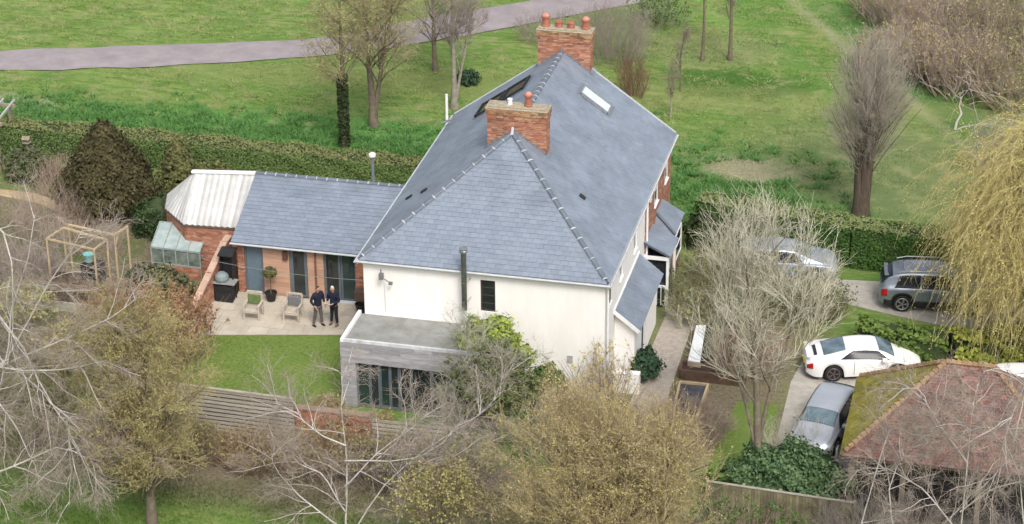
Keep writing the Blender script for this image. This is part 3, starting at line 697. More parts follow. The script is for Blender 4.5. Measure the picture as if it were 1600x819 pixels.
MB().beam(RP0+Vector((-.1,0,.05)), RP1+Vector((0,0,.05)), .22, .08).build('roof_ridge', WPAINT, fan)
m = MB()
for i in range(5):
    a, b = eav[i]+Vector((.1,.1,0)) if i < 3 else eav[i]+Vector((.15,-.15,0)), eav[i+1]+Vector((.1,.1,0)) if i+1 < 3 else eav[i+1]+Vector((.15,-.15,0))
    m.beam((a.x,a.y,1.08),(b.x,b.y,1.08),.2,2.16)
m.build('brick_wall', BRICK, fan)
m = MB()
for i in range(3): m.beam(eav[i]+Vector((0,0,-.04)), eav[i+1]+Vector((0,0,-.04)), .08, .08)
m.build('gutter', mat('brown_gutter', (.14,.1,.08)), fan)

# garden wall running from the wing towards the lawn, coping on top
gw = thing('garden_wall', 'sloping red brick garden wall with pale coping left of the terrace', 'wall', (0,0,0))
ga, gb = Vector((-7.65,6.6,0)), Vector((-8.2,2.6,0)); gd = (gb-ga).normalized(); gn = Vector((-gd.y,gd.x,0)); GL = (gb-ga).length
def gtop(t): return 2.15 if t < .3 else 2.15-(t-.3)*.55
m = MB(); n = 24
for c in range(28):
    z = c*.076; off = (c % 2)*.11
    u = -off
    while u < GL:
        p, q = max(u+.005,0), min(u+.22,GL); u += .225
        if q-p < .03 or z+.07 > gtop(p)-.02: continue
        a = ga+gd*p; b = ga+gd*q
        m.beam(a+Vector((0,0,z+.038)), b+Vector((0,0,z+.038)), .215+rng.uniform(-.006,.008), .067)
s = m.build('brickwork', BRICK, gw); s['kind'] = 'stuff'
m = MB()
for i in range(8):
    t0, t1 = i/8, (i+1)/8; a = ga+gd*GL*t0; b = ga+gd*GL*t1
    h0, h1 = gtop(t0*GL)-.12, gtop(t1*GL)-.12; m.beam(a+Vector((0,0,h0/2)), b+Vector((0,0,h1/2)), .19, min(h0,h1))
m.build('wall_core', BRICKF, gw)
cops = None
for i in range(9):
    t0, t1 = i*GL/9, (i+1)*GL/9
    MB().beam(ga+gd*(t0+.01)+Vector((0,0,gtop(t0)+.03)), ga+gd*(t1-.01)+Vector((0,0,gtop(t1)+.03)), .29, .07).build('coping_stone', mat('pink_coping', (.52,.36,.28), .85, (.4,.27,.2), 4, rand=.1), gw)

# lean-to greenhouse
gh = thing('greenhouse', 'low lean-to greenhouse with pale green glass roof left of the brick garden wall', 'greenhouse', (0,0,0))
q = [at(236,386,1.3), at(312,395,1.3), at(327,352,1.75), at(250,347,1.75)]
for i in range(4):
    t0, t1 = i/4+.006, (i+1)/4-.006
    MB().poly([q[0].lerp(q[1],t0), q[0].lerp(q[1],t1), q[3].lerp(q[2],t1), q[3].lerp(q[2],t0)], .012).build('roof_pane', GLASSP, gh)
m = MB()
for i in range(5): t = i/4; m.beam(q[0].lerp(q[1],t)+Vector((0,0,.02)), q[3].lerp(q[2],t)+Vector((0,0,.02)), .035, .05)
for a, b in ((0,1),(1,2),(2,3),(3,0)): m.beam(q[a], q[b], .05, .07)
for p in q: m.beam((p.x,p.y,0), (p.x,p.y,p.z-.03), .05, .05)
for i in (1,2,3): p = q[0].lerp(q[1], i/4); m.beam((p.x,p.y,.5), (p.x,p.y,p.z-.03), .04, .04)
m.beam((q[0].x,q[0].y,.6),(q[1].x,q[1].y,.6),.06,.06); m.build('glazing_frame', mat('grey_green_frame', (.3,.36,.34), .6), gh)
for i in range(4):
    a, b = q[0].lerp(q[1], i/4+.01), q[0].lerp(q[1], (i+1)/4-.01)
    MB().beam((a.x,a.y-.0,.91),(b.x,b.y,.91),.012,.64).build('front_pane', mat('dusty_glass', (.22,.25,.22), .2, (.07,.09,.075), 3, spec=.6), gh)
MB().beam((q[0].x,q[0].y,.28),(q[1].x,q[1].y,.28),.1,.56).build('plinth', BRICK, gh)
MB().beam((q[0].x+.2,q[0].y+.7,.8),(q[1].x-.1,q[1].y+.7,.8),.6,.04).build('staging', TIMG, gh)

# ------------------------------------------------------------------ terrace things
def chair(loc, rz, label, cushion, seat_col):
    t = thing('garden_armchair', label, 'chair', loc, rz, 'wooden garden armchairs on the terrace')
    for x in (-.31,.31):
        for y, h in ((-.27,.62),(.27,1.0)): MB().box(x-.03,y-.03,0,x+.03,y+.03,h).build('leg', TIMB2, t)
        MB().box(x-.045,-.32,.62,x+.045,.24,.65).build('armrest', TIMB2, t)
    for i in range(5):
        y = -.26+i*.12; MB().box(-.28,y-.045,.40,.28,y+.045,.425).build('seat_slat', TIMB2, t)
    MB().box(-.28,-.31,.31,.28,-.27,.395).build('seat_rail', TIMB2, t)
    b = MB().box(-.31,.25,.97,.31,.30,1.05).box(-.28,.25,.45,.28,.29,.50).build('back_frame', TIMB2, t)
    for i in range(5): x = -.22+i*.11; MB().box(x-.012,.262,.503,x+.012,.282,.967).build('back_slat', TIMB2, t)
    if cushion:
        MB().box(-.27,.17,.50,.27,.24,.93).build('cushion', cushion, t, bevel=.04)
    return t
TIMB2 = mat('pale_teak', (.52,.46,.38), .75, (.38,.33,.27), 4, rand=.1)
chair((-5.72,3.75,.065), .03, 'pale slatted wooden armchair with green cushion, left of the two on the terrace', mat('green_cushion', (.16,.22,.08), .9, (.09,.13,.05), 9), None)
chair((-4.1,3.95,.065), -.02, 'pale slatted wooden armchair with dark grey cushion beside the two standing people', mat('grey_cushion', (.12,.13,.14), .9, (.2,.2,.2), 9), None)
# topiary ball tree in a pot
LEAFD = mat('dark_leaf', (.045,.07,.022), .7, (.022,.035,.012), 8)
# barbecue
bb = thing('barbecue', 'black barbecue trolley with grey cover in the shaded corner by the brick garden wall', 'barbecue', (-7.35,5.0,.06))
m = MB()
for x in (-.38,.38):
    for y in (-.22,.22): m.box(x-.02,y-.02,0,x+.02,y+.02,.8)
m.box(-.4,-.24,.2,.4,.24,.23); m.build('trolley', BLACK, bb)
MB().box(-.45,-.27,.803,.5,.27,.85).build('top_tray', mat('grey_tray', (.32,.32,.31), .5), bb)
MB().lathe([(.26,0),(.3,.12),(.27,.26),(.15,.36),(.03,.38)], 16, (-.12,.0,.853)).build('lid', mat('grey_lid', (.22,.27,.27), .6), bb)
MB().box(-.36,-.2,.235,.36,.2,.7).build('cabinet', BLACK, bb)
ls_ = thing('log_store', 'tall log store, its black standing for the dark opening at the wing corner', 'log store', (-7.28,5.35,.02))  # black all over: darkness of the covered opening put into its colour
m = MB().box(-.3,-.2,0,-.27,.3,2.0).box(.2,-.2,0,.23,.3,2.0).box(-.3,.27,0,.23,.3,2.0); m.build('frame', BLACK, ls_)
for i in range(14): MB().box(-.265,.0,.03+i*.138,.195,.26,.155+i*.138).build('board', BLACK, ls_)
MB().poly([(-.36,-.3,1.98),(.29,-.3,1.98),(.29,.33,2.12),(-.36,.33,2.12)],.04).build('roof', BLACK, ls_)
MB().box(-.4,-.62,0,.3,-.25,.45).build('log_box', BLACK, ls_)
# pots by the house corner
def pot_prof(r, h): return [(r*.7,0),(r,h*.85),(r*1.08,h*.87),(r*1.08,h),(r*.9,h),(r*.85,h*.8)]
pl = thing('fire_pit_planter', 'brown box planter above a round black pot beside the white corner of the house', 'planter', (-1.55,5.05,.065))
MB().lathe(pot_prof(.26,.42), 16).build('pot', BLACK, pl); MB().box(-.1,-.1,.42,.1,.1,.6).build('stem', BLACK, pl)
MB().box(-.24,-.2,.6,.24,.2,1.05).build('box', mat('brown_box', (.13,.08,.06), .7), pl, bevel=.03)
# overhead cable
cb_ = [Vector((IN-.02,IN-.02,4.15)), None, Vector((-7.95,4.2,2.25))]
P = [cb_[0].lerp(cb_[2], t)-Vector((0,0,.25*4*t*(1-t)*.6)) for t in np.linspace(0,1,18)]
tag(MB().tube(P, .009, 5).build('festoon_cable', mat('pale_cable', (.32,.33,.32), .5)), 'thin pale cable slung across the terrace from house corner to the brick garden wall', 'cable')

# ------------------------------------------------------------------ bottom slatted fence and brick wall
fe = thing('slatted_fence', 'weathered horizontal slatted timber fence at the foot of the garden lawn', 'fence', (0,0,0))
fa, fb = Vector((-8.6,-5.15,0)), Vector((-1.0,-5.36,0)); n = 4
for i in range(n+1):
    p = fa.lerp(fb, i/n); MB().box(p.x-.05,p.y+.02,0,p.x+.05,p.y+.12,1.86).build('post', TIMG, fe)
for i in range(n):
    p, q = fa.lerp(fb, i/n), fa.lerp(fb, (i+1)/n)
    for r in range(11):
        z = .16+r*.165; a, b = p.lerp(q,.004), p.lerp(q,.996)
        if r: MB().beam((a.x,a.y+.035,z-.082),(b.x,b.y+.035,z-.082),.02,.09).build('rear_slat', mat('gap_shade_slat', (.13,.11,.09), .9), fe)  # rear slats coloured dark: the shade of the gaps put into the colour
        MB().beam((a.x,a.y-.01,z+rng.uniform(-.008,.008)),(b.x,b.y-.01,z+rng.uniform(-.01,.01)),.025,.105).build('slat', TIMF, fe)
MB().beam((fa.x,fa.y,1.9),(fb.x,fb.y,1.9),.12,.04).build('capping', TIMF, fe)
bw_ = thing('boundary_wall', 'low brick boundary wall with flat coping right of the slatted fence', 'wall', (0,0,0))
MB().box(-.88,-5.42,0,1.9,-5.22,1.5).build('wall_core', BRICKF, bw_)
m = MB(); bricks(m, -.9, 1.92, -5.44, -5.2, 0, 1.52, 77, faces='fl'); s = m.build('brickwork', BRICK, bw_); s['kind'] = 'stuff'
for i in range(5): MB().box(-.92+i*.575,-5.48,1.525,-.92+i*.575+.565,-5.16,1.58).build('coping_stone', mat('brown_coping', (.30,.21,.15), .9, (.2,.14,.1), 4), bw_)
lf_ = thing('low_fence', 'low grey slatted fence continuing right from the brick boundary wall', 'fence')
for x in (2.05, 3.4, 4.7): MB().box(x-.05,-5.3,0,x+.05,-5.2,1.4).build('post', TIMG, lf_)
for r in range(8): MB().box(1.96,-5.34,.15+r*.165,4.8,-5.31,.25+r*.165).build('slat', TIMF, lf_)

# panel fence at the bottom right
pf = thing('panel_fence', 'low mossy close boarded timber fence in front of the laurel bush', 'fence', (0,0,0))
a0, a1 = at(1105,752,1.45), at(1335,786,1.45)
n = 46
for i in range(n):
    p, q = a0.lerp(a1, i/n+.001), a0.lerp(a1, (i+1)/n-.001)
    h = 1.42+rng.uniform(-.01,.01); MB().beam((p.x,p.y+(.012 if i%2 else 0),h/2),(q.x,q.y+(.012 if i%2 else 0),h/2),.02,h).build('board', FENCEB, pf)
for i in range(5):
    p = a0.lerp(a1, i/4); MB().box(p.x-.05,p.y+.03,0,p.x+.05,p.y+.13,1.5).build('post', TIMG, pf)
MB().beam((a0.x,a0.y,1.46),(a1.x,a1.y,1.46),.09,.035).build('capping', TIMF, pf)

# ------------------------------------------------------------------ timber garden frames
def posts_frame(name, label, pts, z, w=.07, closed=True, posts=None):
    t = thing(name, label, 'garden frame'); P = [at(x, y, z) for x, y in pts]; n = len(P)
    for i in range(n if closed else n-1):
        a, b = P[i], P[(i+1) % n]; d = (b-a).normalized()*.03; MB().beam(a+d, b-d, w, w).build('rail', TIMB, t)
    for i in (posts if posts is not None else range(n)):
        MB().beam((P[i].x,P[i].y,0),(P[i].x,P[i].y,z+.03),w*.95,w*.95).build('post', TIMB, t)
    return t, P
t, P = posts_frame('fruit_frame', 'rectangular pale timber fruit cage frame over the vegetable beds, nearer one', [(73,373),(99,356),(167,375),(147,390)], 2.1)
t, P = posts_frame('fruit_frame', 'open pale timber frame with braced corner behind the nearer fruit cage frame', [(107,351),(179,367),(199,354)], 2.1, closed=False)
MB().beam(P[1]-Vector((0,0,.5)), P[1].lerp(P[2],.35), .05, .05).build('brace', TIMB, t)
# raised beds
def bed(label, pts, h, fillm, name='raised_bed', tm=TIMG, wd=.08):
    t = thing(name, label, 'raised bed'); P = [Vector((p[0],p[1],0)) for p in pts]; n = len(P)
    for i in range(n):
        a, b = P[i], P[(i+1)%n]; MB().beam((a.x,a.y,h/2),(b.x,b.y,h/2),wd,h+(.004 if i%2 else 0)).build('sleeper', tm, t)
    raw('soil', [(p.x,p.y,h*.75) for p in P], [tuple(range(n))], fillm, t); return t
SOIL = mat('dark_soil', (.075,.05,.035), .95, (.03,.02,.015), 5, bump=.8)
def quad(*px, z=0): return [tuple(at(x,y,z))[:2] for x, y in px]
bed('long low raised bed below the fruit cage frames with dark soil', quad((60,450),(158,462),(178,440),(84,432)), .35, SOIL)
bed('raised bed with pale edging boards at the left foot of the kitchen garden', quad((30,478),(160,492),(166,470),(40,458)), .4, SOIL, tm=mat('pale_edging', (.42,.42,.37), .8))
# teal tub, black bin, blue-white sack
tb = MB().lathe([(.16,0),(.22,.32),(.24,.34),(.2,.35),(.02,.33)],14).build('garden_tub', mat('teal_plastic', (.22,.5,.46), .5)); tb.location = at(142,440,0)+Vector((0,0,.95))
tag(tb, 'pale teal plastic tub on a crate under the fruit cage frame', 'tub')
ct = MB().box(-.45,-.3,0,.45,.3,.95).build('garden_crate', BLACK, bevel=.03); ct.location = at(148,442,0); tag(ct, 'black plastic compost crate standing under the fruit cage frame', 'crate')
def sack(loc, r, label, m_):
    rn = random.Random(5); V = []; F = []; n = 14
    for i in range(9):
        t = math.pi*i/8
        for k in range(n):
            p = 2*math.pi*k/n; q = r*(1+.12*math.sin(3*p+i)+.05*rn.random()); V.append((q*math.sin(t)*math.cos(p), q*math.sin(t)*math.sin(p), r*.9*(1-math.cos(t))))
    for i in range(8):
        for k in range(n): F.append((i*n+k, (i+1)*n+k, (i+1)*n+(k+1)%n, i*n+(k+1)%n))
    o = raw('garden_sack', V, F, m_, smooth=True); o.location = loc; return tag(o, label, 'sack')
sack(at(54,484,0), .42, 'pale blue crumpled sack lying behind the white birch branches', mat('pale_blue_sack', (.42,.48,.62), .6, (.3,.34,.45), 6))
# old grey pergola at the left edge
pg = thing('pergola', 'weathered grey timber pergola with trellis at the left edge by the hedge', 'pergola')
zt = 2.3; A_ = at(18,180,zt); B_ = at(-90,172,zt); C_ = at(2,268,0); D_ = at(22,238,0)
for p in (D_, C_, D_+Vector((-3,.3,0)), C_+Vector((-3,.4,0))): MB().box(p.x-.06,p.y-.06,0,p.x+.06,p.y+.06,zt).build('post', TIMG, pg)
MB().beam((D_.x+.3,D_.y,zt+.07),(D_.x-4,D_.y+.4,zt+.07),.1,.14).build('rail', TIMG, pg); MB().beam((C_.x+.3,C_.y,zt+.07),(C_.x-4,C_.y+.5,zt+.07),.1,.14).build('rail', TIMG, pg)
for i in range(6): MB().beam((C_.x+.1-i*.55,C_.y-.4,zt+.19),(D_.x+.1-i*.55,D_.y+.4,zt+.19),.07,.1).build('rafter', mat('silvered_rafter', (.5,.49,.47), .8), pg)
MB().beam((D_.x-1,D_.y,1.2),(D_.x,D_.y,2.2),.05,.05).beam((D_.x-1.2,D_.y,2.2),(D_.x,D_.y,1.1),.05,.05).build('trellis', TIMG, pg)
# bird table in front of hedge
bt = thing('bird_table', 'small pale bird table on a thin post before the tall left hedge', 'bird table', at(46,262,0))
MB().box(-.03,-.03,0,.03,.03,1.25).build('post', TIMG, bt); MB().box(-.16,-.16,1.25,.16,.16,1.28).build('tray', TIMG, bt)
MB().poly([(-.19,-.17,1.45),(.19,-.17,1.45),(.19,0,1.58),(-.19,0,1.58)],.02).poly([(-.19,0,1.58),(.19,0,1.58),(.19,.17,1.45),(-.19,.17,1.45)],.02).build('roof', TIMG, bt)
for x_, y_ in ((-.13,-.13),(.13,-.13),(-.13,.13),(.13,.13)): MB().box(x_-.012,y_-.012,1.28,x_+.012,y_+.012,1.46).build('upright', TIMG, bt)
# cold frames, sleepers and beds right of the house
cf = thing('cold_frame', 'long cold frame with bright white polycarbonate lid beside the gravel path', 'cold frame')
b4 = [at(1075,563,.55), at(1088,508,.55), at(1103,508,.55), at(1094,566,.55)]
MB().poly([p for p in b4][::-1], .03).build('lid', mat('white_polycarbonate', (.74,.76,.77), .3, (.6,.63,.65), 3), cf)
m = MB()
for i in range(4): a, b = b4[i], b4[(i+1)%4]; m.beam((a.x,a.y,.25),(b.x,b.y,.25),.05,.5)
m.build('frame', TIMG, cf)
MB().poly([b4[3], at(1114,562,.35), at(1116,520,.35), b4[2]][::1], .03).build('dark_pane', GLASSD, cf)
bed('raised vegetable bed edged with old railway sleepers beside the gravel path', quad((1063,592),(1066,578),(1160,588),(1158,604)), .42, SOIL, tm=mat('dark_sleeper', (.13,.08,.055), .9, (.07,.045,.03), 3))
bed('netted raised bed with black soil below the sleeper bed', quad((1052,655),(1062,608),(1106,612),(1088,664)), .35, mat('black_mulch', (.035,.035,.04), .9, (.1,.1,.11), 4), tm=TIMB)
bed('bare soil bed beside the white lidded cold frame', quad((1118,580),(1130,508),(1150,508),(1142,584)), .25, SOIL)
tag(MB().box(-.22,-.18,0,.22,.18,.4).build('storage_box', WPAINT, bevel=.03), 'small white plastic box on the drive at the mossy roof corner', 'box').location = at(1300,712,0)

# ------------------------------------------------------------------ garage
ga_ = thing('garage', 'hipped roof garage with red clay tiles and one slope covered in yellow moss', 'garage')
gx0, gx1, gy0, gy1, gze, gzr = 18.88, 27.0, -5.6, .05, 2.3, 4.75
gr0, gr1 = 22.05, 23.7; gym = (gy0+gy1)/2
TILE = cells('clay_tile', [(.11,.065,.055),(.17,.09,.075),(.17,.105,.095),(.27,.15,.12),(.11,.08,.075),(.23,.165,.145)], (5,5,8), rough=.85)
MOSS = cells('mossy_tile', [(.20,.185,.035),(.25,.225,.04),(.17,.16,.035),(.28,.245,.05),(.15,.11,.05)], (2.2,2.2,3), rough=.95, rough_noise=1.6)
lsl = math.hypot(gym-gy0, gzr-gze); lhl = math.hypot(gr0-gx0, gzr-gze)
MB().poly([(gx0,gy0,gze),(gx1,gy0,gze),(gr1,gym,gzr),(gr0,gym,gzr)],.06).build('roof_front', DECK, ga_)
MB().poly([(gx0,gy1,gze),(gx0,gy0,gze),(gr0,gym,gzr)],.06).build('roof_left', DECK, ga_)
MB().poly([(gx1,gy1,gze),(gx0,gy1,gze),(gr0,gym,gzr),(gr1,gym,gzr)],.06).build('roof_rear', DECK, ga_)
MB().poly([(gx1,gy0,gze),(gx1,gy1,gze),(gr1,gym,gzr)],.06).build('roof_right', DECK, ga_)
slope(ga_, (gx0,gy0,gze), (1,0,0), (0,gym-gy0,gzr-gze), [(0,-.05),(gx1-gx0,-.05),(gr1-gx0,lsl),(gr0-gx0,lsl)], 0, 51, wid=.17, exp=.11, mt=TILE, name='tile', thick=.014, up_offset=.035, jitter=.009)
slope(ga_, (gx0,gy1,gze), (0,-1,0), (gr0-gx0,0,gzr-gze), [(0,-.05),(gy1-gy0,-.05),(gy1-gym,lhl)], 0, 52, wid=.17, exp=.11, mt=MOSS, name='mossy_tile', thick=.014, up_offset=.035, jitter=.009)
slope(ga_, (gx1,gy1,gze), (-1,0,0), (0,gym-gy1,gzr-gze), [(0,-.05),(gx1-gx0,-.05),(gx1-gr0,lsl),(gx1-gr1,lsl)], 0, 53, wid=.25, exp=.16, mt=TILE, name='tile', thick=.014, up_offset=.035, jitter=.006)
slope(ga_, (gx1,gy0,gze), (0,1,0), (gr1-gx1,0,gzr-gze), [(0,-.05),(gy1-gy0,-.05),(gym-gy0,math.hypot(gx1-gr1,gzr-gze))], 0, 54, wid=.17, exp=.11, mt=TILE, name='tile', thick=.014, up_offset=.035, jitter=.009)
HIPT = mat('hip_tile', (.34,.21,.13), .9, (.2,.13,.06), 5, rand=.2)
def hips(a, b, n):
    a, b = Vector(a), Vector(b); d = (b-a)/n; src = None
    for i in range(n):
        p = a+d*i; q = p+d*1.08
        o = MB().tube([p+Vector((0,0,.03)), q+Vector((0,0,.0))], [.11,.085], 7).build('hip_tile', HIPT, ga_) if src is None else None
        if o: src = o.data; o0 = p
        else: inst('hip_tile', src, ga_, Matrix.Translation(p-o0))
hips((gx0+.1,gy0+.1,gze+.08), (gr0,gym,gzr+.05), 24); hips((gx1-.1,gy0+.1,gze+.08), (gr1,gym,gzr+.05), 24); hips((gx0+.1,gy1-.1,gze+.08), (gr0,gym,gzr+.05), 24); hips((gr0,gym,gzr+.05),(gr1,gym,gzr+.05),9)
for x in (gx0+.35, 21.0, 23.6, 26.6):
    for y in (gy0+.35, gy1-.35): MB().box(x-.09,y-.09,0,x+.09,y+.09,gze-.05).build('post', TIMG, ga_)
MB().box(gx0+.2,gy1-.3,0,gx1-.2,gy1-.2,gze-.06).box(22.2,gy0+.35,0,22.3,gy1-.4,gze-.06).box(gx0+.5,gy0+.5,0,22.19,gy0+.6,gze-.06).box(22.31,gy0+.5,0,gx1-.3,gy0+.6,gze-.06).build('shade_board_wall', mat('eave_shade_boards', (.03,.027,.025), .8), ga_)  # closed front added, its black stands for the dark under the eaves
MB().box(gx0-.03,gy0+.0,gze-.14,gx0-.0,gy1,gze-.01).box(gx0,gy0-.03,gze-.14,gx1,gy0,gze-.01).build('fascia', mat('brown_gutter', (.14,.1,.08)), ga_)

# ------------------------------------------------------------------ cars
PAINTS = {}
def car(label, loc, rz, paint, kind='coupe', sc=1.0, group=None, name='parked_car', dark_low=False):
    t = thing(name, label, 'car', loc, rz, group); 
    if kind == 'coupe':
        Lc, hw = 4.45, .93
        X = [-2.22,-2.1,-1.8,-1.3,-.9,-.5,-.1,.35,.75,1.1,1.5,1.95,2.15,2.23]
        wid = [.60,.79,.92,.95,.95,.91,.885,.88,.89,.91,.90,.80,.64,.46]
        belt = [.60,.74,.86,.93,.93,.90,.88,.87,.86,.85,.80,.66,.54,.45]
        roof = [.64,.80,.90,1.04,1.16,1.25,1.29,1.27,1.14,.94,.79,.66,.55,.46]
        rw = [.36,.50,.56,.58,.58,.57,.56,.56,.58,.62,.60,.52,.40,.28]
        ax = (-1.2, 1.25); wr = .345; side = (-.98, .98); sidez = (.14,.84); ws = (.52,1.12); rwn = (-1.55,-.72); sill = .2
    else:
        Lc, hw = 4.5, .92
        X = [-2.25,-2.18,-2.0,-1.6,-1.1,-.5,0,.4,.8,1.2,1.6,2.0,2.18,2.25]
        wid = [.70,.84,.89,.92,.92,.92,.92,.92,.91,.91,.90,.86,.74,.60]
        belt = [.85,.98,1.02,1.03,1.03,1.02,1.01,1.0,.99,.98,.95,.88,.78,.70]
        roof = [.95,1.15,1.42,1.60,1.66,1.68,1.67,1.62,1.42,1.12,1.02,.95,.82,.72]
        if kind == 'hatch': roof = [.9,1.08,1.28,1.42,1.48,1.5,1.48,1.44,1.28,1.08,.98,.9,.8,.7]; belt = [b*.93 for b in belt]
        rw = [.55,.62,.66,.68,.68,.68,.67,.66,.66,.70,.74,.66,.52,.4]
        ax = (-1.36,1.32); wr = .36; side = (-1.72,.95); sidez = (.12,.86); ws = (.46,1.12); rwn = (-2.19,-1.78); sill = .24
    def sm_(x, arr):
        return float(np.mean([np.interp(x+d, X, arr) for d in (-.09,-.045,0,.045,.09)]))
    def low(x):
        z = sill + .12*max(0, (abs(x)-1.9)/.35)**1.5
        for a in ax:
            d = abs(x-a); rr = wr+.055
            if d < rr: z = max(z, wr+math.sqrt(rr*rr-d*d))
        return z
    def sec(x, s):      # s in 0..1 bottom to centre of roof, half section
        w, zb, zr, r = sm_(x, wid), sm_(x, belt), sm_(x, roof), sm_(x, rw); lo = low(x)
        zb = max(zb, lo+.05); zr = max(zr, zb+.02)
        K = [(w*.95, lo), (w*.99, lo+(zb-lo)*.3), (w, lo+(zb-lo)*.65), (w*.965, zb), (w*.90, zb+(zr-zb)*.12), (r+(w*.9-r)*.42, zb+(zr-zb)*.55), (r, zb+(zr-zb)*.93), (r*.82, zr+.015), (r*.4, zr+.04), (0, zr+.045)]
        q = s*(len(K)-1); i = min(int(q), len(K)-2); f = q-i
        return K[i][0]*(1-f)+K[i+1][0]*f, K[i][1]*(1-f)+K[i+1][1]*f
    NX, NS = 84, 18
    xs_ = np.linspace(-2.22 if kind == 'coupe' else -2.25, 2.23 if kind == 'coupe' else 2.25, NX)
    V = []; F = []
    ss = [i/NS for i in range(NS+1)]; full = [(s, -1) for s in ss] + [(s, 1) for s in ss[::-1][1:]]; nf = len(full)
    for x in xs_:
        for s, sg in full: y, z = sec(x, s); V.append((x, sg*y, z))
    for i in range(NX-1):
        for j in range(nf-1): F.append((i*nf+j, (i+1)*nf+j, (i+1)*nf+j+1, i*nf+j+1))
    F.append(tuple(range(nf))); F.append(tuple((NX-1)*nf+j for j in range(nf))[::-1])
    raw('body', V, F, paint, t, smooth=True)
    def patch(nm, x0, x1, s0, s1, sg, m_, off=.012, taper=None, nx=14, ns=6, parent=t, xf=None):
        V = []; F = []
        for i in range(nx+1):
            for j in range(ns+1):
                fs = j/ns; a, b = (x0, x1) if taper is None else (x0+taper[0]*fs, x1+taper[1]*fs)
                x = a+(b-a)*i/nx; s = s0+(s1-s0)*fs
                if sg == 0: y, z = sec(x, 1-abs(2*fs-1)*(1-s0)); y *= (1 if fs > .5 else -1); V.append((x+(off*.8 if x > 0 else -off*.8), y, z+off))
                else: y, z = sec(x, s); V.append((x, sg*(y+off), z+off*.4))
        for i in range(nx):
            for j in range(ns):
                f = (i*(ns+1)+j, (i+1)*(ns+1)+j, (i+1)*(ns+1)+j+1, i*(ns+1)+j+1); F.append(f if sg <= 0 else f[::-1])
        o = raw(nm, V, F, m_, parent, smooth=True); md = o.modifiers.new('thickness', 'SOLIDIFY'); md.thickness = .012; md.offset = 1; return o
    g = CARGLASS
    for sg in (-1, 1):
        if kind == 'coupe':
            patch('side_window', side[0], side[1], .43, .63, sg, g, taper=(.50,-.45), off=.026, ns=14)
        else:
            patch('side_window', -.62, .95, .38, .645, sg, g, taper=(.02,-.50)); patch('side_window', side[0], -.68, .38, .645, sg, g, taper=(.22,-.0))
        patch('door_seam', .82 if kind == 'coupe' else .72, .832 if kind == 'coupe' else .732, .05, .33, sg, BLACK, off=.004, nx=1)
        patch('door_seam', -.42 if kind == 'coupe' else -.3, -.408 if kind == 'coupe' else -.288, .05, .33, sg, BLACK, off=.004, nx=1)
        if kind != 'coupe': patch('cladding', -2.1, 2.1, .0, .13 if kind == 'suv' else .07, sg, BLACK, off=.008, nx=60)
        if kind == 'suv':
            y_, z_ = sec(-.3, .72)
            MB().tube([(-1.6, sg*.66, 1.66),(-1.2, sg*.68, 1.75),(.1, sg*.67, 1.76),(.5, sg*.66, 1.66)], .022, 6).build('roof_rail', STEEL, t)
        patch('headlight', 1.85, 2.13, .22, .34, sg, mat('headlight_lens', (.6,.63,.66), .1, spec=.8), off=.01)
        patch('tail_light', -2.2, -1.98, .2, .33, sg, mat('tail_light_red', (.45,.02,.02), .2), off=.012)
        y_, z_ = sec(.75, .36)
        mm = MB().box(.62,-.09,-.06,.82,.09,.07).build('door_mirror', paint, t, bevel=.03); mm.location = (0, sg*(y_+.13), z_+.08)
    patch('windscreen', ws[0], ws[1], .655, 1, 0, SCREENG, off=.014, ns=12)
    patch('rear_window', rwn[0], rwn[1], .68, 1, 0, SCREENG if kind == 'coupe' else g, off=.014, ns=12)
    if kind == 'suv':
        patch('roof_glass', -1.35, .25, .8, 1, 0, mat('panoramic_glass', (.16,.18,.22), .12, (.24,.26,.3), 3, spec=.7), off=.012, ns=12)
        MB().box(-2.12,-.56,1.45,-1.86,.56,1.49).build('rear_spoiler', paint, t, bevel=.015)
    if kind == 'coupe':
        MB().box(-2.20,-.62,.93,-2.02,.62,.955).box(-2.14,-.5,.80,-2.06,-.45,.93).box(-2.14,.45,.80,-2.06,.5,.93).build('rear_spoiler', paint, t, bevel=.01)
        patch('vent_grille', -1.9, -1.78, .8, 1, 0, BLACK, off=.008, ns=12)
        MB().box(-2.235,-.5,.3,-2.15,.5,.42).build('rear_diffuser', BLACK, t, bevel=.02)
    MB().box(-2.27,-.26,.5,-2.2,.26,.61).build('number_plate', mat('plate_yellow', (.6,.5,.08), .5), t)
    MB().box(-1.9,-.7,.16,1.9,.7,sill+.15).build('underbody', BLACK, t)
    tyre = rim = None
    for a in ax:
        for sg in (-1, 1):
            wv = thing2('wheel', t, (a, sg*(hw-.13), wr)); wv.rotation_euler = (0, 0, 0 if sg < 0 else math.pi)
            if tyre is None:
                m = MB(); pr = [(wr*.62,-.11),(wr*.93,-.115),(wr,-.08),(wr,.08),(wr*.93,.115),(wr*.62,.11)]; m.lathe(pr, 24)
                m.V = [(x, z, y) for x, y, z in m.V]; tyre = m.build('tyre', TYRE, wv, smooth=False)
                m = MB(); ring = [(wr*.68*math.cos(2*math.pi*q/20), wr*.68*math.sin(2*math.pi*q/20), 0) for q in range(21)]
                m.tube(ring, .022, 6, cap=False); m.lathe([(.05,-.01),(.045,.012)], 10)
                for q in range(5):
                    for dq in (-.13, .13):
                        an = 2*math.pi*q/5; m.beam((.03*math.cos(an), .03*math.sin(an), 0), (wr*.67*math.cos(an+dq), wr*.67*math.sin(an+dq), 0), .028, .02)
                m.V = [(x, -.122+z*.6, y) for x, y, z in m.V]; rim = m.build('rim', RIMD if kind == 'coupe' else RIMS, wv)
            else: inst('tyre', tyre.data, wv); inst('rim', rim.data, wv)
    t.scale = (sc, sc, sc); return t
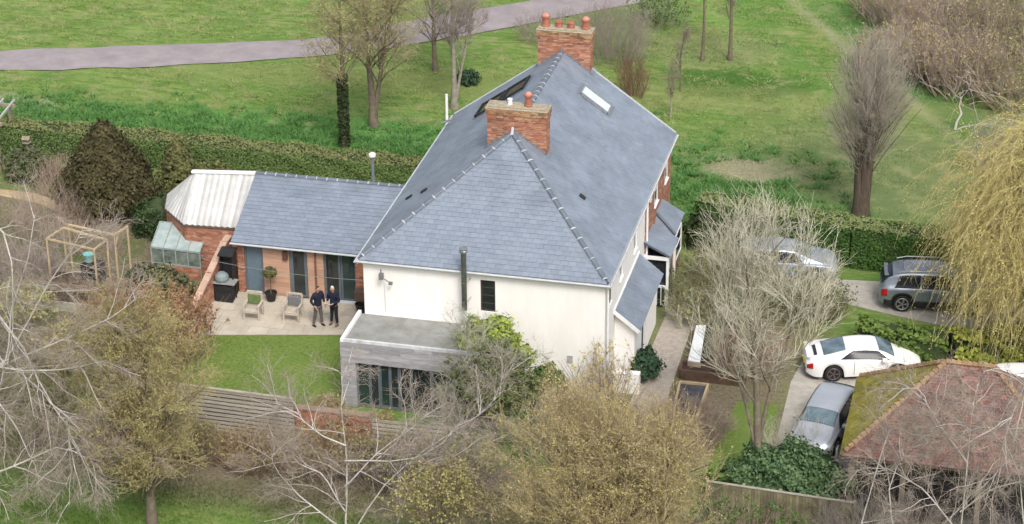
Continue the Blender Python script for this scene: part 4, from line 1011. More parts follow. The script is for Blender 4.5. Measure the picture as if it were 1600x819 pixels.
def thing2(name, parent, loc):
    o = bpy.data.objects.new(name, None); COL.objects.link(o); o.parent = parent; o.location = loc; o.empty_display_size = .1; return o
TYRE = mat('tyre_rubber', (.02,.02,.021), .8); RIMD = mat('dark_alloy', (.16,.13,.13), .4, metal=.5); RIMS = mat('silver_alloy', (.4,.4,.41), .35, metal=.6)
CARGLASS = mat('car_glass', (.018,.02,.025), .2, (.028,.03,.036), 2, spec=.15); SCREENG = mat('windscreen_glass', (.16,.22,.25), .06, (.06,.10,.12), 2, spec=.8)
WCAR = mat('white_car_paint', (.82,.82,.81), .25, (.78,.78,.78), 1, spec=.5, coat=.6)
SCAR = mat('silver_car_paint', (.26,.29,.33), .32, (.22,.25,.29), 1, metal=.5, coat=.6)
GCAR = mat('grey_car_paint', (.10,.115,.13), .3, (.07,.08,.09), 1, metal=.4, coat=.6)
car('white sports coupe with dark wheels parked beside the mossy garage roof', (18.62,4.75,.01), R(14), WCAR, 'coupe')
car('silver estate car with roof rails half hidden behind the yellow willow', (20.95,11.05,.012), R(7), SCAR, 'suv')
car('dark grey hatchback standing nose out by the mossy garage eaves', (17.8,-.5,.01), R(-100), mat('dull_grey_paint', (.46,.49,.53), .3, (.36,.39,.43), 1, metal=.3, coat=.5), 'hatch', .93)
car('silver blue hatchback parked behind the bare pale tree before the hedge', (14.6,12.35,.012), R(8), mat('silver_blue_paint', (.33,.38,.46), .3, (.27,.32,.4), 1, metal=.3, coat=.5), 'hatch', .97)
car('white car showing only its roof behind the garage ridge', (25.4,3.6,.01), R(8), WCAR, 'hatch', .95)

# ------------------------------------------------------------------ people
def skinned(name, chains, m_, parent, sub=2):
    """one continuous surface grown on a skeleton: chains of (point, radius); points that coincide are shared"""
    V = []; Rr = []; E_ = []; key = {}
    def vid(p, r):
        k = tuple(round(c, 4) for c in p)
        if k not in key: key[k] = len(V); V.append(p); Rr.append(r)
        return key[k]
    for ch in chains:
        ids = [vid(p, r) for p, r in ch]
        E_ += [(a, b) for a, b in zip(ids, ids[1:]) if a != b]
    me = bpy.data.meshes.new(name); me.from_pydata(V, E_, []); me.materials.append(m_)
    o = bpy.data.objects.new(name, me); COL.objects.link(o); o.parent = parent
    sk = o.modifiers.new('skin', 'SKIN'); sk.use_smooth_shade = True
    me.skin_vertices.new() if hasattr(me.skin_vertices, 'new') and not me.skin_vertices else None
    if not me.skin_vertices:
        import bmesh
        bm = bmesh.new(); bm.from_mesh(me); bm.verts.layers.skin.verify(); bm.to_mesh(me); bm.free()
    for i, sv in enumerate(me.skin_vertices[0].data):
        r = Rr[i]; sv.radius = r if hasattr(r, '__len__') else (r, r); sv.use_root = (i == 0)
    ss_ = o.modifiers.new('smooth', 'SUBSURF'); ss_.levels = sub; ss_.render_levels = sub
    return o
SKIN = mat('skin', (.5,.29,.2), .6, (.45,.25,.17), 6)
def person(label, loc, rz, top, legsm, shoe, hairm, pose, H=1.78):
    t = thing('person', label, 'person', loc, rz, None)
    hip = (0,0,.93); k = H/1.78
    lk, rk = pose['knees']; la, ra = pose['ankles']; le, re_ = pose['elbows']; lw_, rw_ = pose['wrists']
    lean = pose.get('lean', 0); hy = pose.get('heady', .05)
    waist = (0,lean*.3,1.08); chest = (0,lean*.7,1.32); neck = (0,lean,1.49); hb = (0,lean+hy*.5,1.56)
    ls = (-.2,lean*.9,1.43); rs = (.2,lean*.9,1.43)
    def hand(w, fw, sg):
        w = Vector(w); f = Vector(fw).normalized(); side = f.cross(Vector((0,0,1)));
        if side.length < .1: side = Vector((0,1,0))
        side.normalize(); palm = w+f*.06; ch = [[(tuple(w), .026), (tuple(palm), (.036,.02))]]
        for i, ln in enumerate((.062,.072,.068,.052)):
            o_ = side*(-.027+i*.018)
            ch.append([(tuple(palm), (.036,.02)), (tuple(palm+f*.03+o_), .009), (tuple(palm+f*(.03+ln*.55)+o_+Vector((0,0,-.008))), .008), (tuple(palm+f*(.025+ln)+o_+Vector((0,0,-.025))), .007)])
        ch.append([(tuple(w), .026), (tuple(w+f*.03+side*(-.035)), .011), (tuple(w+f*.07+side*(-.05)), .009)])
        return ch
    head = [((0,0,.93),(.15,.11)), (waist,(.14,.10)), (chest,(.12,.075)), (neck,.055), (hb,.052)]
    hc = (0,lean+hy,1.655)
    body = [head, [(hb,.052),(hc,(.078,.095)),((0,lean+hy*.9,1.72),(.07,.085)),((0,lean+hy*.8,1.76),(.04,.05))]]
    body += [[((0,0,.93),(.15,.11)), ((-.1,0,.88),.085), (lk,.058), (la,.038), ((la[0],la[1]-.02,.05),.038), ((la[0],la[1]+.15*1,.035),.034)]]
    body += [[((0,0,.93),(.15,.11)), ((.1,0,.88),.085), (rk,.058), (ra,.038), ((ra[0],ra[1]-.02,.05),.038), ((ra[0],ra[1]+.15*1,.035),.034)]]
    body += [[(chest,(.12,.075)), (ls,.062), (le,.042), (lw_,.026)], [(chest,(.12,.075)), (rs,.062), (re_,.042), (rw_,.026)]]
    body += hand(lw_, Vector(lw_)-Vector(le), -1) + hand(rw_, Vector(rw_)-Vector(re_), 1)
    b = skinned('body', body, SKIN, t)
    # features
    m = MB().lathe([(.0,0),(.014,.004),(.006,.035)], 6, (0,lean+hy+.092,1.63)); m.build('nose', SKIN, b)
    for s in (-1,1):
        MB().lathe([(.004,0),(.02,.01),(.022,.04),(.01,.055)], 8, (s*.082,lean+hy-.005,1.625)).build('ear', SKIN, b)
        MB().lathe([(.002,0),(.009,.004),(.009,.01),(.002,.014)], 8, (s*.032,lean+hy+.085,1.66)).build('eye', BLACK, b)
    MB().box(-.025,lean+hy+.083,1.60,.025,lean+hy+.092,1.607).build('mouth', mat('lip', (.35,.13,.11)), b)
    def L(a, b, f): return tuple(Vector(a).lerp(Vector(b), f))
    skinned('jacket', [[((0,0,.82),(.19,.145)),(waist,(.175,.13)),((0,lean*.7,1.28),(.20,.14)),(chest,(.20,.14)),((0,lean,1.44),(.13,.11)),((0,lean,1.535),(.075,.075))],
                       [(chest,(.20,.14)),(ls,.085),(le,.066),(L(le,lw_,.9),.045)], [(chest,(.20,.14)),(rs,.085),(re_,.066),(L(re_,rw_,.9),.045)]], top, t)
    skinned('trousers', [[((0,0,.95),(.15,.115)),((-.1,0,.86),.1),(lk,.075),(L(lk,la,.95),.058)], [((0,0,.95),(.15,.115)),((.1,0,.86),.1),(rk,.075),(L(rk,ra,.95),.058)]], legsm, t)
    for a in (la, ra): skinned('shoe', [[((a[0],a[1]-.05,.05),.052),((a[0],a[1]+.06,.045),.05),((a[0],a[1]+.18,.035),.038)]], shoe, t, 1)
    skinned('hair', [[((0,lean+hy-.045,1.60),.06),((0,lean+hy-.03,1.70),(.083,.083)),((0,lean+hy+.0,1.755),(.068,.075)),((0,lean+hy+.04,1.765),(.05,.045))]], hairm, t, 2)
    t.scale = (k, k, k); return t
NAVY = mat('navy_cloth', (.022,.026,.055), .9, (.012,.014,.03), 9); GREYT = mat('grey_trousers', (.14,.13,.12), .9, (.09,.085,.08), 9)
person('person in navy jacket and grey trousers, left of the two on the terrace', (-2.93,3.62,.065), R(-125), NAVY, GREYT, BLACK, mat('dark_hair', (.07,.05,.04), .9),
       dict(knees=((-.11,.03,.5),(.14,-.02,.5)), ankles=((-.13,.06,.09),(.2,-.1,.09)), elbows=((-.31,-.05,1.17),(.31,-.05,1.17)), wrists=((-.24,.12,.98),(.24,.12,.98)), lean=.02))
pp = person('white haired person in navy clothes holding a white paper on the terrace', (-2.32,3.8,.065), R(160), NAVY, mat('navy_trousers', (.02,.022,.035), .9), mat('brown_shoe', (.2,.12,.09), .6), mat('white_hair', (.72,.7,.68), .9),
       dict(knees=((-.12,.03,.5),(.12,.0,.5)), ankles=((-.15,.0,.09),(.14,.02,.09)), elbows=((-.29,.0,1.16),(.29,.0,1.16)), wrists=((-.13,.26,1.10),(.15,.24,1.10)), lean=.02), H=1.76)
pa = MB().box(-.15,-.1,-.002,.15,.1,.002).build('paper_sheet', WPAINT); pa.location = pp.matrix_basis @ Vector((.0,.34,1.12)); pa.rotation_euler = (R(25),0,R(160))
pa.location = Vector((-2.32,3.8,.065)) + Matrix.Rotation(R(160),3,'Z') @ Vector((.0,.36,1.10))
tag(pa, 'white sheet of paper held by the white haired person', 'paper')

# ------------------------------------------------------------------ vegetation
def unit(a): return a/np.maximum(np.linalg.norm(a, axis=-1, keepdims=True), 1e-6)
def grow(rg, P, Rr, n, L, a, up=0., g=0., w=.15, K=3, t0=.25, rr=.6, lfall=.3, rmin=.004, env=None, tip=.35, azdown=0):
    N, K0, _ = P.shape
    t = t0+(1-t0)*rg.random((N, n)); q = t*(K0-1); i = np.minimum(q.astype(int), K0-2); f = (q-i)[..., None]
    idx = np.arange(N)[:, None]; p = P[idx, i]*(1-f)+P[idx, i+1]*f; T = unit(P[idx, i+1]-P[idx, i]); r = Rr[idx, i]*(1-f[..., 0])+Rr[idx, i+1]*f[..., 0]
    p = p.reshape(-1, 3); T = T.reshape(-1, 3); r = r.ravel(); tt = t.ravel(); M = len(p)
    v = rg.normal(size=(M, 3)); v -= (v*T).sum(1, keepdims=True)*T; v = unit(v); th = R(a)*(.6+.8*rg.random(M))[:, None]
    d = unit(T*np.cos(th)+v*np.sin(th)+np.array([0, 0, up])); ln = L*(1-lfall*tt)*(.55+.9*rg.random(M))
    pts = [p]; 
    for s in range(K):
        p = p+d*(ln/K)[:, None]; pts.append(p); d = unit(d+rg.normal(size=(M, 3))*w+np.array([0, 0, g]))
    Pn = np.stack(pts, 1); r0 = np.maximum(r*rr, rmin); Rn = r0[:, None]*np.linspace(1, tip, K+1)[None]
    if env is not None:
        c = np.array(env[:3]); s = np.array(env[3:]); e = ((Pn[:, -1]-c)/s); keep = (e**2).sum(1) < 1+.25*rg.normal(size=M); Pn = Pn[keep]; Rn = Rn[keep]
    return Pn, Rn
def tubes(P, Rr, sides):
    N, K, _ = P.shape; T = unit(np.gradient(P, axis=1)); ref = np.where(np.abs(T[..., 2:3]) > .9, np.array([1., 0, 0]), np.array([0, 0, 1.]))
    A = unit(np.cross(T, ref)); B = np.cross(T, A); an = np.arange(sides)*2*np.pi/sides
    V = P[:, :, None]+(A[:, :, None]*np.cos(an)[None, None, :, None]+B[:, :, None]*np.sin(an)[None, None, :, None])*Rr[:, :, None, None]
    b = (np.arange(N)*K*sides)[:, None, None]; k = (np.arange(K-1)*sides)[None, :, None]; s = np.arange(sides)[None, None]; s2 = (s+1) % sides
    F = np.stack([b+k+s, b+k+s2, b+k+sides+s2, b+k+sides+s], -1).reshape(-1, 4)
    return V.reshape(-1, 3), F
def merge(L):
    V = []; F = []; o = 0
    for v, f in L: V.append(v); F.append(f+o); o += len(v)
    return np.concatenate(V), np.concatenate(F)
def quads(rg, C, size, tall=1.6, nrm=None):
    N = len(C); d = unit(rg.normal(size=(N, 3))); e = unit(np.cross(d, rg.normal(size=(N, 3))))
    if nrm is not None: d = unit(nrm+.7*d); e = unit(np.cross(d, rg.normal(size=(N, 3))))
    f = np.cross(d, e); s = size*(.6+.8*rg.random(N))[:, None]
    V = np.stack([C-e*s-f*s*tall*.0, C+f*s*tall*.5*0-e*0-f*s*tall, C+e*s, C+f*s*tall], 1)
    return V.reshape(-1, 3), np.arange(N*4).reshape(N, 4)
def along(rg, P, n):
    N, K, _ = P.shape; j = rg.integers(0, N, n); t = rg.random(n)*(K-1); i = np.minimum(t.astype(int), K-2); f = (t-i)[:, None]
    return P[j, i]*(1-f)+P[j, i+1]*f
def line(pts): return np.array([[list(p) for p in pts]], float)
BARK = mat('brown_bark', (.20,.165,.12), .9, (.11,.09,.065), 4, bump=.4); BARKG = mat('grey_bark', (.34,.31,.26), .9, (.19,.17,.14), 4, bump=.3)
BIRCH = mat('birch_bark', (.60,.57,.55), .8, (.40,.36,.34), 4)
def twig(name, c, f=.65): return mat(name, c, .9, tuple(x*f for x in c), 1.3)
def tree(label, base, H, levels, trunk_r, barkm, twigm, seed=0, limbs=None, buds=None, env=None, name='tree', cat='tree', group=None, split=2, lean=(0,0), trunk_top=1.0, extra_trunks=None, wob=.02, pw=1.2):
    """levels: list of dicts for grow(); the first `split` generations belong to the trunk, the rest to the crown"""
    rg = np.random.default_rng(seed); bx, by, bz = base; t = thing(name, label, cat, (0, 0, 0), 0, group)
    K = 8; tr = []
    stems = extra_trunks or [(lean[0], lean[1], 1, 1)]
    P0 = []; R0 = []
    for (lx, ly, hh, rrr) in stems:
        z = np.linspace(0, H*trunk_top*hh, K); tt = z/z[-1]
        P0.append(np.stack([bx+lx*tt**pw+np.cumsum(rg.normal(size=K))*wob, by+ly*tt**pw+np.cumsum(rg.normal(size=K))*wob, bz+z], 1)); rad = trunk_r*rrr*(1-.8*tt); rad[0] *= 1.35; R0.append(rad)
    P0 = np.array(P0); R0 = np.array(R0)
    if limbs is not None:
        LP = np.array([np.array(l) for l in limbs]); LR = np.stack([np.linspace(r, r*.25, LP.shape[1]) for r in [trunk_r*.55]*len(LP)])
    wood = [tubes(P0, R0, 8)]; Pc, Rc = P0, R0; crown = []; lastP = P0
    if limbs is not None: wood.append(tubes(LP, LR, 6)); Pc, Rc = LP, LR
    for i, lv in enumerate(levels):
        lv = dict(lv); lv.setdefault('env', env); Pn, Rn = grow(rg, Pc, Rc, **lv)
        (wood if i < split-1 else crown).append(tubes(Pn, Rn, 5 if i < split-1 else 3)); Pc, Rc = Pn, Rn
    V, F = merge(wood); raw('trunk', V, F, barkm, t, smooth=True)
    if crown: V, F = merge(crown); raw('crown', V, F, twigm, t, smooth=True)
    if buds:
        C = along(rg, Pc, buds[0]); V, F = quads(rg, C+rg.normal(size=C.shape)*.03, buds[1]); raw('buds', V, F, buds[2], t)
    return t
def bush(label, base, rx, ry, h, stems, twigm, seed=0, leaves=None, n2=8, n3=4, spread=35, name='shrub', cat='shrub', up=.25, g=0, r0=.012, L1=None, group=None, w=.12):
    rg = np.random.default_rng(seed); bx, by = base[:2]; t = thing(name, label, cat, (0, 0, 0), 0, group)
    a = rg.random(stems)*2*np.pi; q = np.sqrt(rg.random(stems)); sx, sy = bx+np.cos(a)*q*rx*.75, by+np.sin(a)*q*ry*.75
    d = unit(np.stack([np.cos(a)*q*math.tan(R(spread)), np.sin(a)*q*math.tan(R(spread)), np.ones(stems)], 1)+rg.normal(size=(stems, 3))*.12)
    ln = h*(.6+.4*rg.random(stems))*(1-.25*q); K = 5; p = np.stack([sx, sy, np.zeros(stems)], 1); pts = [p]
    for s in range(K): p = p+d*(ln/K)[:, None]; pts.append(p); d = unit(d+rg.normal(size=d.shape)*w*.8+np.array([0, 0, g]))
    P = np.stack(pts, 1); Rr = r0*np.linspace(1, .3, K+1)[None]*np.ones((stems, 1))
    env = (bx, by, h*.45, rx*1.1, ry*1.1, h*.62)
    P2, R2 = grow(rg, P, Rr, n2, h*.42, 38, up=up, g=g, K=3, t0=.15, rr=.6, rmin=.005, w=w, env=env); P3, R3 = grow(rg, P2, R2, n3, h*.2, 40, up=up*.6, g=g, K=2, rr=.7, rmin=.004, w=w, env=env)
    V, F = merge([tubes(P, Rr, 4), tubes(P2, R2, 3), tubes(P3, R3, 3)]); raw('stems', V, F, twigm, t, smooth=True)
    if leaves: C = along(rg, P3 if len(P3) else P2, leaves[0]); V, F = quads(rg, C+rg.normal(size=C.shape)*leaves[1]*.8, leaves[1]); raw('foliage', V, F, leaves[2], t)
    return t
def clumps(label, base, shape, n, per, size, lm, seed=0, r=.25, trunk=None, name='shrub', cat='shrub', core=None, flat=1., group=None):
    """evergreen: leaf clumps spread over a lumpy volume given by shape(rg, n) -> centres, outward normals"""
    rg = np.random.default_rng(seed); t = thing(name, label, cat, (0, 0, 0), 0, group); C, Nn = shape(rg, n); C = C+np.array(base)
    rr = r*(.5+rg.random(n))[:, None, None]; D = rg.normal(size=(n, per, 3)); D = D/np.linalg.norm(D, axis=2, keepdims=True)*rg.random((n, per, 1))**.5
    P = (C[:, None]+D*rr*np.array([1, 1, flat])).reshape(-1, 3); NN = (D+.5*Nn[:, None]).reshape(-1, 3)
    V, F = quads(rg, P, size, 1.5, nrm=NN); raw('foliage', V, F, lm, t)
    if trunk: raw('trunk', *tubes(line([(base[0], base[1], 0), (base[0]+.05, base[1], trunk[1]*.5), (base[0], base[1], trunk[1])]), np.array([[trunk[0], trunk[0]*.7, trunk[0]*.3]]), 7), BARK, t)
    if core:
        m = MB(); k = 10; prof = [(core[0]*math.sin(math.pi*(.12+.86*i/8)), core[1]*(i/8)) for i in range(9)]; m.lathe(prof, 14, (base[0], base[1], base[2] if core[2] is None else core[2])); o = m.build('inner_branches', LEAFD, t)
    return t
def ellip(rx, ry, rz, z0=0, lump=.12, fill=.35, bottom=-.6):
    def f(rg, n):
        d = unit(rg.normal(size=(n*2, 3))); d = d[d[:, 2] > bottom][:n]
        while len(d) < n: d = np.concatenate([d, unit(rg.normal(size=(n, 3)))])[:n]
        s = (1-fill*rg.random((n, 1))**2)*(1+lump*np.sin(d[:, :1]*7+d[:, 1:2]*5+d[:, 2:]*6))
        return d*s*np.array([rx, ry, rz])+np.array([0, 0, z0]), d
    return f
def cone(rx, H, z0=.3, lump=.15, pw=.75):
    def f(rg, n):
        z = rg.random(n)**1.15; a = rg.random(n)*2*np.pi; r = rx*np.minimum(1, (1-z)**pw*1.15)*np.minimum(1, .55+z*3)*(1-.3*rg.random(n)**2)*(1+lump*np.sin(a*5+z*9))
        return np.stack([np.cos(a)*r, np.sin(a)*r, z0+z*H], 1), np.stack([np.cos(a), np.sin(a), .4+0*a], 1)
    return f

# hedges: dense leafy body along a line, clipped flat sides and top
def hedge(label, pts, w, h0, h1, lm, seed, dens=430, size=.032, bulge=.06, coreM=None, name='hedge', topm=None):
    rg = np.random.default_rng(seed); t = thing(name, label, 'hedge'); P = [np.array([p[0], p[1]]) for p in pts]
    V = []; F = []; segs = list(zip(P, P[1:])); tot = sum(np.linalg.norm(b-a) for a, b in segs); acc = 0; LV = []; LN = []; TV = []; TN = []
    m = MB()
    for a, b in segs:
        ln = np.linalg.norm(b-a); d = (b-a)/ln; nn = np.array([-d[1], d[0]]); ha, hb = h0+(h1-h0)*acc/tot, h0+(h1-h0)*(acc+ln)/tot; acc += ln
        k = w/2-.07; q = [a-nn*k, b-nn*k, b+nn*k, a+nn*k]; hh = [ha, hb, hb, ha]
        m.add([(x[0], x[1], 0) for x in q]+[(x[0], x[1], z-.07) for x, z in zip(q, hh)], [(0,3,2,1),(4,5,6,7),(0,1,5,4),(1,2,6,5),(2,3,7,6),(3,0,4,7)])
        for face, area in (('f', ln*h0), ('b', ln*h0), ('t', ln*w)):
            n = int(area*dens); u = rg.random(n); s = rg.random(n); hz = ha+(hb-ha)*u
            ph = u*ln; bl = bulge*(np.sin(ph*1.7+s*3)+np.sin(ph*4.1+s*7)*.6)+rg.normal(size=n)*.03
            c = a[None]+(b-a)[None]*u[:, None]
            if face == 't': xy = c+nn[None]*((s-.5)*w)[:, None]; z = hz+bl; N3 = np.tile([0, 0, 1.], (n, 1))
            else:
                sg = -1 if face == 'f' else 1; xy = c+nn[None]*(sg*(w/2+bl))[:, None]; z = s*hz; N3 = np.tile([nn[0]*sg, nn[1]*sg, .2], (n, 1))
            (TV if face == 't' else LV).append(np.concatenate([xy, z[:, None]], 1)); (TN if face == 't' else LN).append(N3)
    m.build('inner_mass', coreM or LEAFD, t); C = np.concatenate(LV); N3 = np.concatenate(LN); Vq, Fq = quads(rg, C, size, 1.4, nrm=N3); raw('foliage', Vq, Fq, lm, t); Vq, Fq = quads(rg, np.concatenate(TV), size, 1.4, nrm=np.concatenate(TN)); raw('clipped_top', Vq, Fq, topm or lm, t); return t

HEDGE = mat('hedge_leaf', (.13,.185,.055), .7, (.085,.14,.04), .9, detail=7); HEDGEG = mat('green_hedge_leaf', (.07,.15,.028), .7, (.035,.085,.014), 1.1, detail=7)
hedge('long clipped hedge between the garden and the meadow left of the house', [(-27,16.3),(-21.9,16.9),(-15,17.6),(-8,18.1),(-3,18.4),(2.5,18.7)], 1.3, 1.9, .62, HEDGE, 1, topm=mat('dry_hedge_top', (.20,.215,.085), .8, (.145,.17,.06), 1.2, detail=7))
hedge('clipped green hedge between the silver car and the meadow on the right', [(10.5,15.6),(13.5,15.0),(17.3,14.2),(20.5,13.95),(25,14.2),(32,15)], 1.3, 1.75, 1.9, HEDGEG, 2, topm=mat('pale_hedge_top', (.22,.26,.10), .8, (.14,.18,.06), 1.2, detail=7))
LEAFL = mat('lime_leaf', (.34,.40,.08), .6, (.20,.27,.05), 1.6); LEAFG = mat('green_leaf', (.09,.17,.03), .6, (.04,.09,.015), 2); LEAFO = mat('olive_leaf', (.16,.16,.06), .8, (.075,.08,.028), 2.2, detail=7)
LEAFY = mat('yellow_green_leaf', (.30,.33,.05), .7, (.17,.2,.03), 1.4); LAUR = mat('laurel_leaf', (.10,.175,.065), .6, (.05,.10,.035), 2.5, spec=.5)
hedge('rough green hedge just behind the white sports coupe', [at(1335,548,0)[:2],at(1400,556,0)[:2],at(1478,562,0)[:2]], 1.6, 1.15, 1.0, mat('rough_hedge_leaf', (.15,.22,.04), .7, (.05,.09,.015), 1.6, detail=7), 3, dens=170, size=.06, bulge=.16)
hedge('yellow green hedge below the willow at the right edge', [at(1485,562,0)[:2],at(1560,560,0)[:2],at(1680,566,0)[:2]], 1.5, 1.0, 1.2, LEAFY, 4, dens=150, size=.07, bulge=.2)

CON = mat('cypress_leaf', (.095,.083,.034), .85, (.026,.026,.011), 2.6, detail=7)
clumps('large dense conical dark cypress beside the vegetable beds', (-15.3,12.1,0), cone(2.1,3.7,.35,.12,.75), 1500, 40, .05, CON, 5, r=.30, trunk=(.16,3.2), name='conifer', cat='tree', core=(1.15,3.0,.5))
clumps('smaller rounded olive conifer right of the large cypress', (-12.9,14.6,0), cone(1.0,2.3,.2,.15,.8), 260, 34, .05, LEAFO, 6, r=.24, name='conifer', cat='tree', core=(.45,1.7,.3))
clumps('dark low evergreen bush between the conifer and the white roofed room', (-11.2,14.2,0), ellip(1.1,.9,.9,.8,.2), 230, 30, .05, LEAFO, 7, r=.22, core=(.8,1.5,.1))
clumps('grey green rounded bush at the foot of the old pergola', (-20.2,14.6,0), ellip(1.1,.9,.75,.6,.2), 200, 30, .045, mat('grey_green_leaf', (.13,.14,.075), .8, (.06,.07,.03), 2), 8, r=.2, core=(.8,1.2,.1))
clumps('dark ivy covered bush behind the greenhouse beside the cypress', (-12.4,10.7,0), ellip(1.1,1.1,.75,.6,.2), 260, 30, .045, mat('ivy_leaf', (.05,.085,.025), .6, (.02,.04,.012), 2), 9, r=.24, core=(.9,1.5,.1))
clumps('dark green spiky shrub in front of the greenhouse glass', (-10.1,4.5,0), ellip(1.3,.7,.8,.65,.2), 200, 28, .055, mat('grey_green_leaf', (.13,.14,.075)), 10, r=.22, core=(.5,1.1,.1))
clumps('laurel shrub with glossy dark leaves behind the mossy panel fence', (17.0,-5.1,0), ellip(1.95,1.6,1.0,.65,.22), 820, 44, .042, LAUR, 11, r=.30, core=(1.5,1.6,.05))
clumps('small bright green shrub left of the laurel in the grass', (14.9,-5.4,0), ellip(.8,.6,.5,.35,.2), 120, 28, .06, LEAFG, 12, r=.2)
clumps('tall lime green bamboo clump against the white front wall', (5.45,-1.3,0), ellip(1.2,.75,1.45,2.25,.22,.5,-.9), 430, 38, .05, LEAFL, 13, r=.26)
clumps('rounded mid green evergreen shrub under the white wall right of the bamboo', (7.45,-.85,0), ellip(.62,.5,.8,.95,.15), 210, 30, .05, LEAFG, 14, r=.2, core=(.4,1.5,.1))
clumps('dark green shrub beside the gravel path at the porch foot', (10.55,2.4,0), ellip(.5,.7,.55,.5,.2), 120, 28, .05, mat('bluish_leaf', (.05,.10,.05), .7, (.02,.05,.025), 3), 15, r=.2)
clumps('dark shrub in the shade behind the brick bay', (11.0,14.1,0), ellip(.8,.6,.8,.7,.2), 160, 28, .055, LEAFD, 16, r=.22, core=(.6,1.3,.05))
clumps('tiny daffodil clump of green leaves under the meadow trees', (-3.6,30.3,0), ellip(.55,.45,.3,.25,.2), 60, 24, .05, mat('bluish_leaf', (.05,.10,.05)), 17, r=.18)
# topiary
tp = thing('topiary_tree', 'lollipop topiary ball on a thin stem in a black pot against the cedar wall', 'potted tree', (-5.5,5.3,.065))
MB().lathe(pot_prof(.24,.38), 16).build('pot', BLACK, tp); MB().tube([(0,0,.3),(.02,0,1.2)], .022, 6).build('stem', BARK, tp)
rg = np.random.default_rng(4); D = unit(rg.normal(size=(900,3))); Vq, Fq = quads(rg, D*rg.uniform(.12,.3,(900,1))*np.array([1,1,.8])+np.array([0,0,1.28]), .035, nrm=D); raw('foliage', Vq, Fq, LEAFO, tp)

# --- foreground trees
OLT = twig('olive_twig', (.41,.33,.20), .75); OLB = mat('olive_bud', (.36,.34,.125), .8, (.29,.25,.10), 1.2); OLB2 = mat('yellow_olive_bud', (.48,.42,.16), .8, (.38,.31,.12), .9)
PALT = twig('pale_twig', (.56,.53,.42), .75); BIRT = twig('birch_twig', (.42,.355,.30)); REDT = twig('red_brown_twig', (.40,.26,.20)); BRNT = twig('brown_twig', (.30,.24,.175)); GRYT = twig('lichen_twig', (.42,.42,.32)); PURT = twig('purple_twig', (.35,.29,.26))
tree('tall oval olive brown budding tree with straight trunk in the left foreground', (-4.15,-11.64,0), 9.4,
     [dict(n=70, L=3.6, a=60, up=.42, w=.10, K=4, t0=.10, rr=.4, lfall=.6), dict(n=12, L=1.35, a=42, up=.25, w=.14, K=3, t0=.15, rmin=.008), dict(n=12, L=.65, a=45, up=.1, K=2, rmin=.006)],
     .17, BARK, OLT, 21, buds=(52000,.0155,OLB), env=(-4.0,-11.64,5.0,3.3,3.0,4.8))
t2 = [dict(n=15, L=4.8, a=44, up=.5, w=.12, K=5, t0=.12, rr=.5, lfall=.45), dict(n=12, L=2.1, a=40, up=.4, w=.14, K=3, t0=.12, rmin=.012), dict(n=8, L=.95, a=42, up=.25, K=3, t0=.15, rmin=.008), dict(n=6, L=.5, a=45, up=.1, K=2, rmin=.0065)]
tree('broad yellow olive budding tree filling the bottom centre foreground', (12.4,-14.2,0), 7.0, t2, .22, BARK, OLT, 22, buds=(75000,.0145,OLB2), env=(12.2,-14.2,4.3,4.8,3.4,4.5), extra_trunks=[(0,0,1,1),(-2,.3,.9,.7),(2,0,.9,.7),(-1,-.8,.95,.7),(1,.8,.9,.6)])
tree('reddish brown twiggy tree left of the broad yellow olive tree at the bottom', (6.4,-12.5,0), 3.9, [dict(n=16, L=2.2, a=45, up=.4, w=.14, K=4, t0=.2, rr=.5), dict(n=8, L=1.0, a=40, up=.2, K=3, rmin=.007), dict(n=5, L=.5, a=45, K=2, rmin=.005)], .09, BARK, BRNT, 23, buds=(5000,.026,OLB), env=(6.4,-12.5,2.6,2.2,2,2.0), extra_trunks=[(0,0,1,1),(.7,.3,.9,.7),(-.6,.2,.8,.7)])
tree('bare pale multi stemmed tree standing in the small lawn beside the parking area', (15.85,-4.4,0), 9.2,
     [dict(n=11, L=5.6, a=48, up=.34, w=.10, K=5, t0=.28, rr=.5, lfall=.45), dict(n=9, L=2.5, a=36, up=.35, w=.12, K=4, t0=.25, rmin=.016), dict(n=8, L=1.3, a=36, up=.3, w=.16, K=3, t0=.2, rmin=.010), dict(n=4, L=.6, a=35, up=.15, K=2, t0=.3, rmin=.009)],
     .19, mat('tree_bark', (.24,.205,.155), .9, (.13,.105,.08), 4, bump=.3), PALT, 24, pw=2.0, env=(15.3,-4.4,7.4,4.0,3.4,3.9), extra_trunks=[(-.8,0,1,.9),(1.6,.3,.85,.55),(-2.6,.5,.8,.45)])
def wpts(Yp, *px): return [tuple(aty(x, y, Yp)) for x, y in px]
def birch(label, Yp, limbs, seed, trunk_r, n=(10,8,6), L=(2.2,1.0,.5), g=-.16, base=None, env=None, pm=BIRT):
    n = (n[0], n[1]+2, n[2]+1)
    LP = []
    for l in limbs:
        p = spl([Vector(q) for q in wpts(Yp, *l)], 4); idx = np.linspace(0, len(p)-1, 9).astype(int); rn = np.random.default_rng(len(LP)+seed)
        off = np.cumsum(rn.normal(size=9)*.10); LP.append([(p[i].x, p[i].y+off[j], p[i].z) for j, i in enumerate(idx)])
    b = base or LP[0][0]
    return tree(label, (b[0], b[1], 0), max(.6, LP[0][0][2]) if base is None else base[2], [dict(n=n[0], L=L[0], a=48, up=-.02, g=g, w=.16, K=4, t0=.08, rr=.6, rmin=.014), dict(n=n[1], L=L[1], a=45, g=g, K=3, w=.18, t0=.1, rmin=.008), dict(n=n[2], L=L[2], a=45, g=g*1.2, K=2, w=.2, rmin=.0055)], trunk_r, BIRCH, pm, seed, limbs=LP, env=env, split=2, wob=.0)
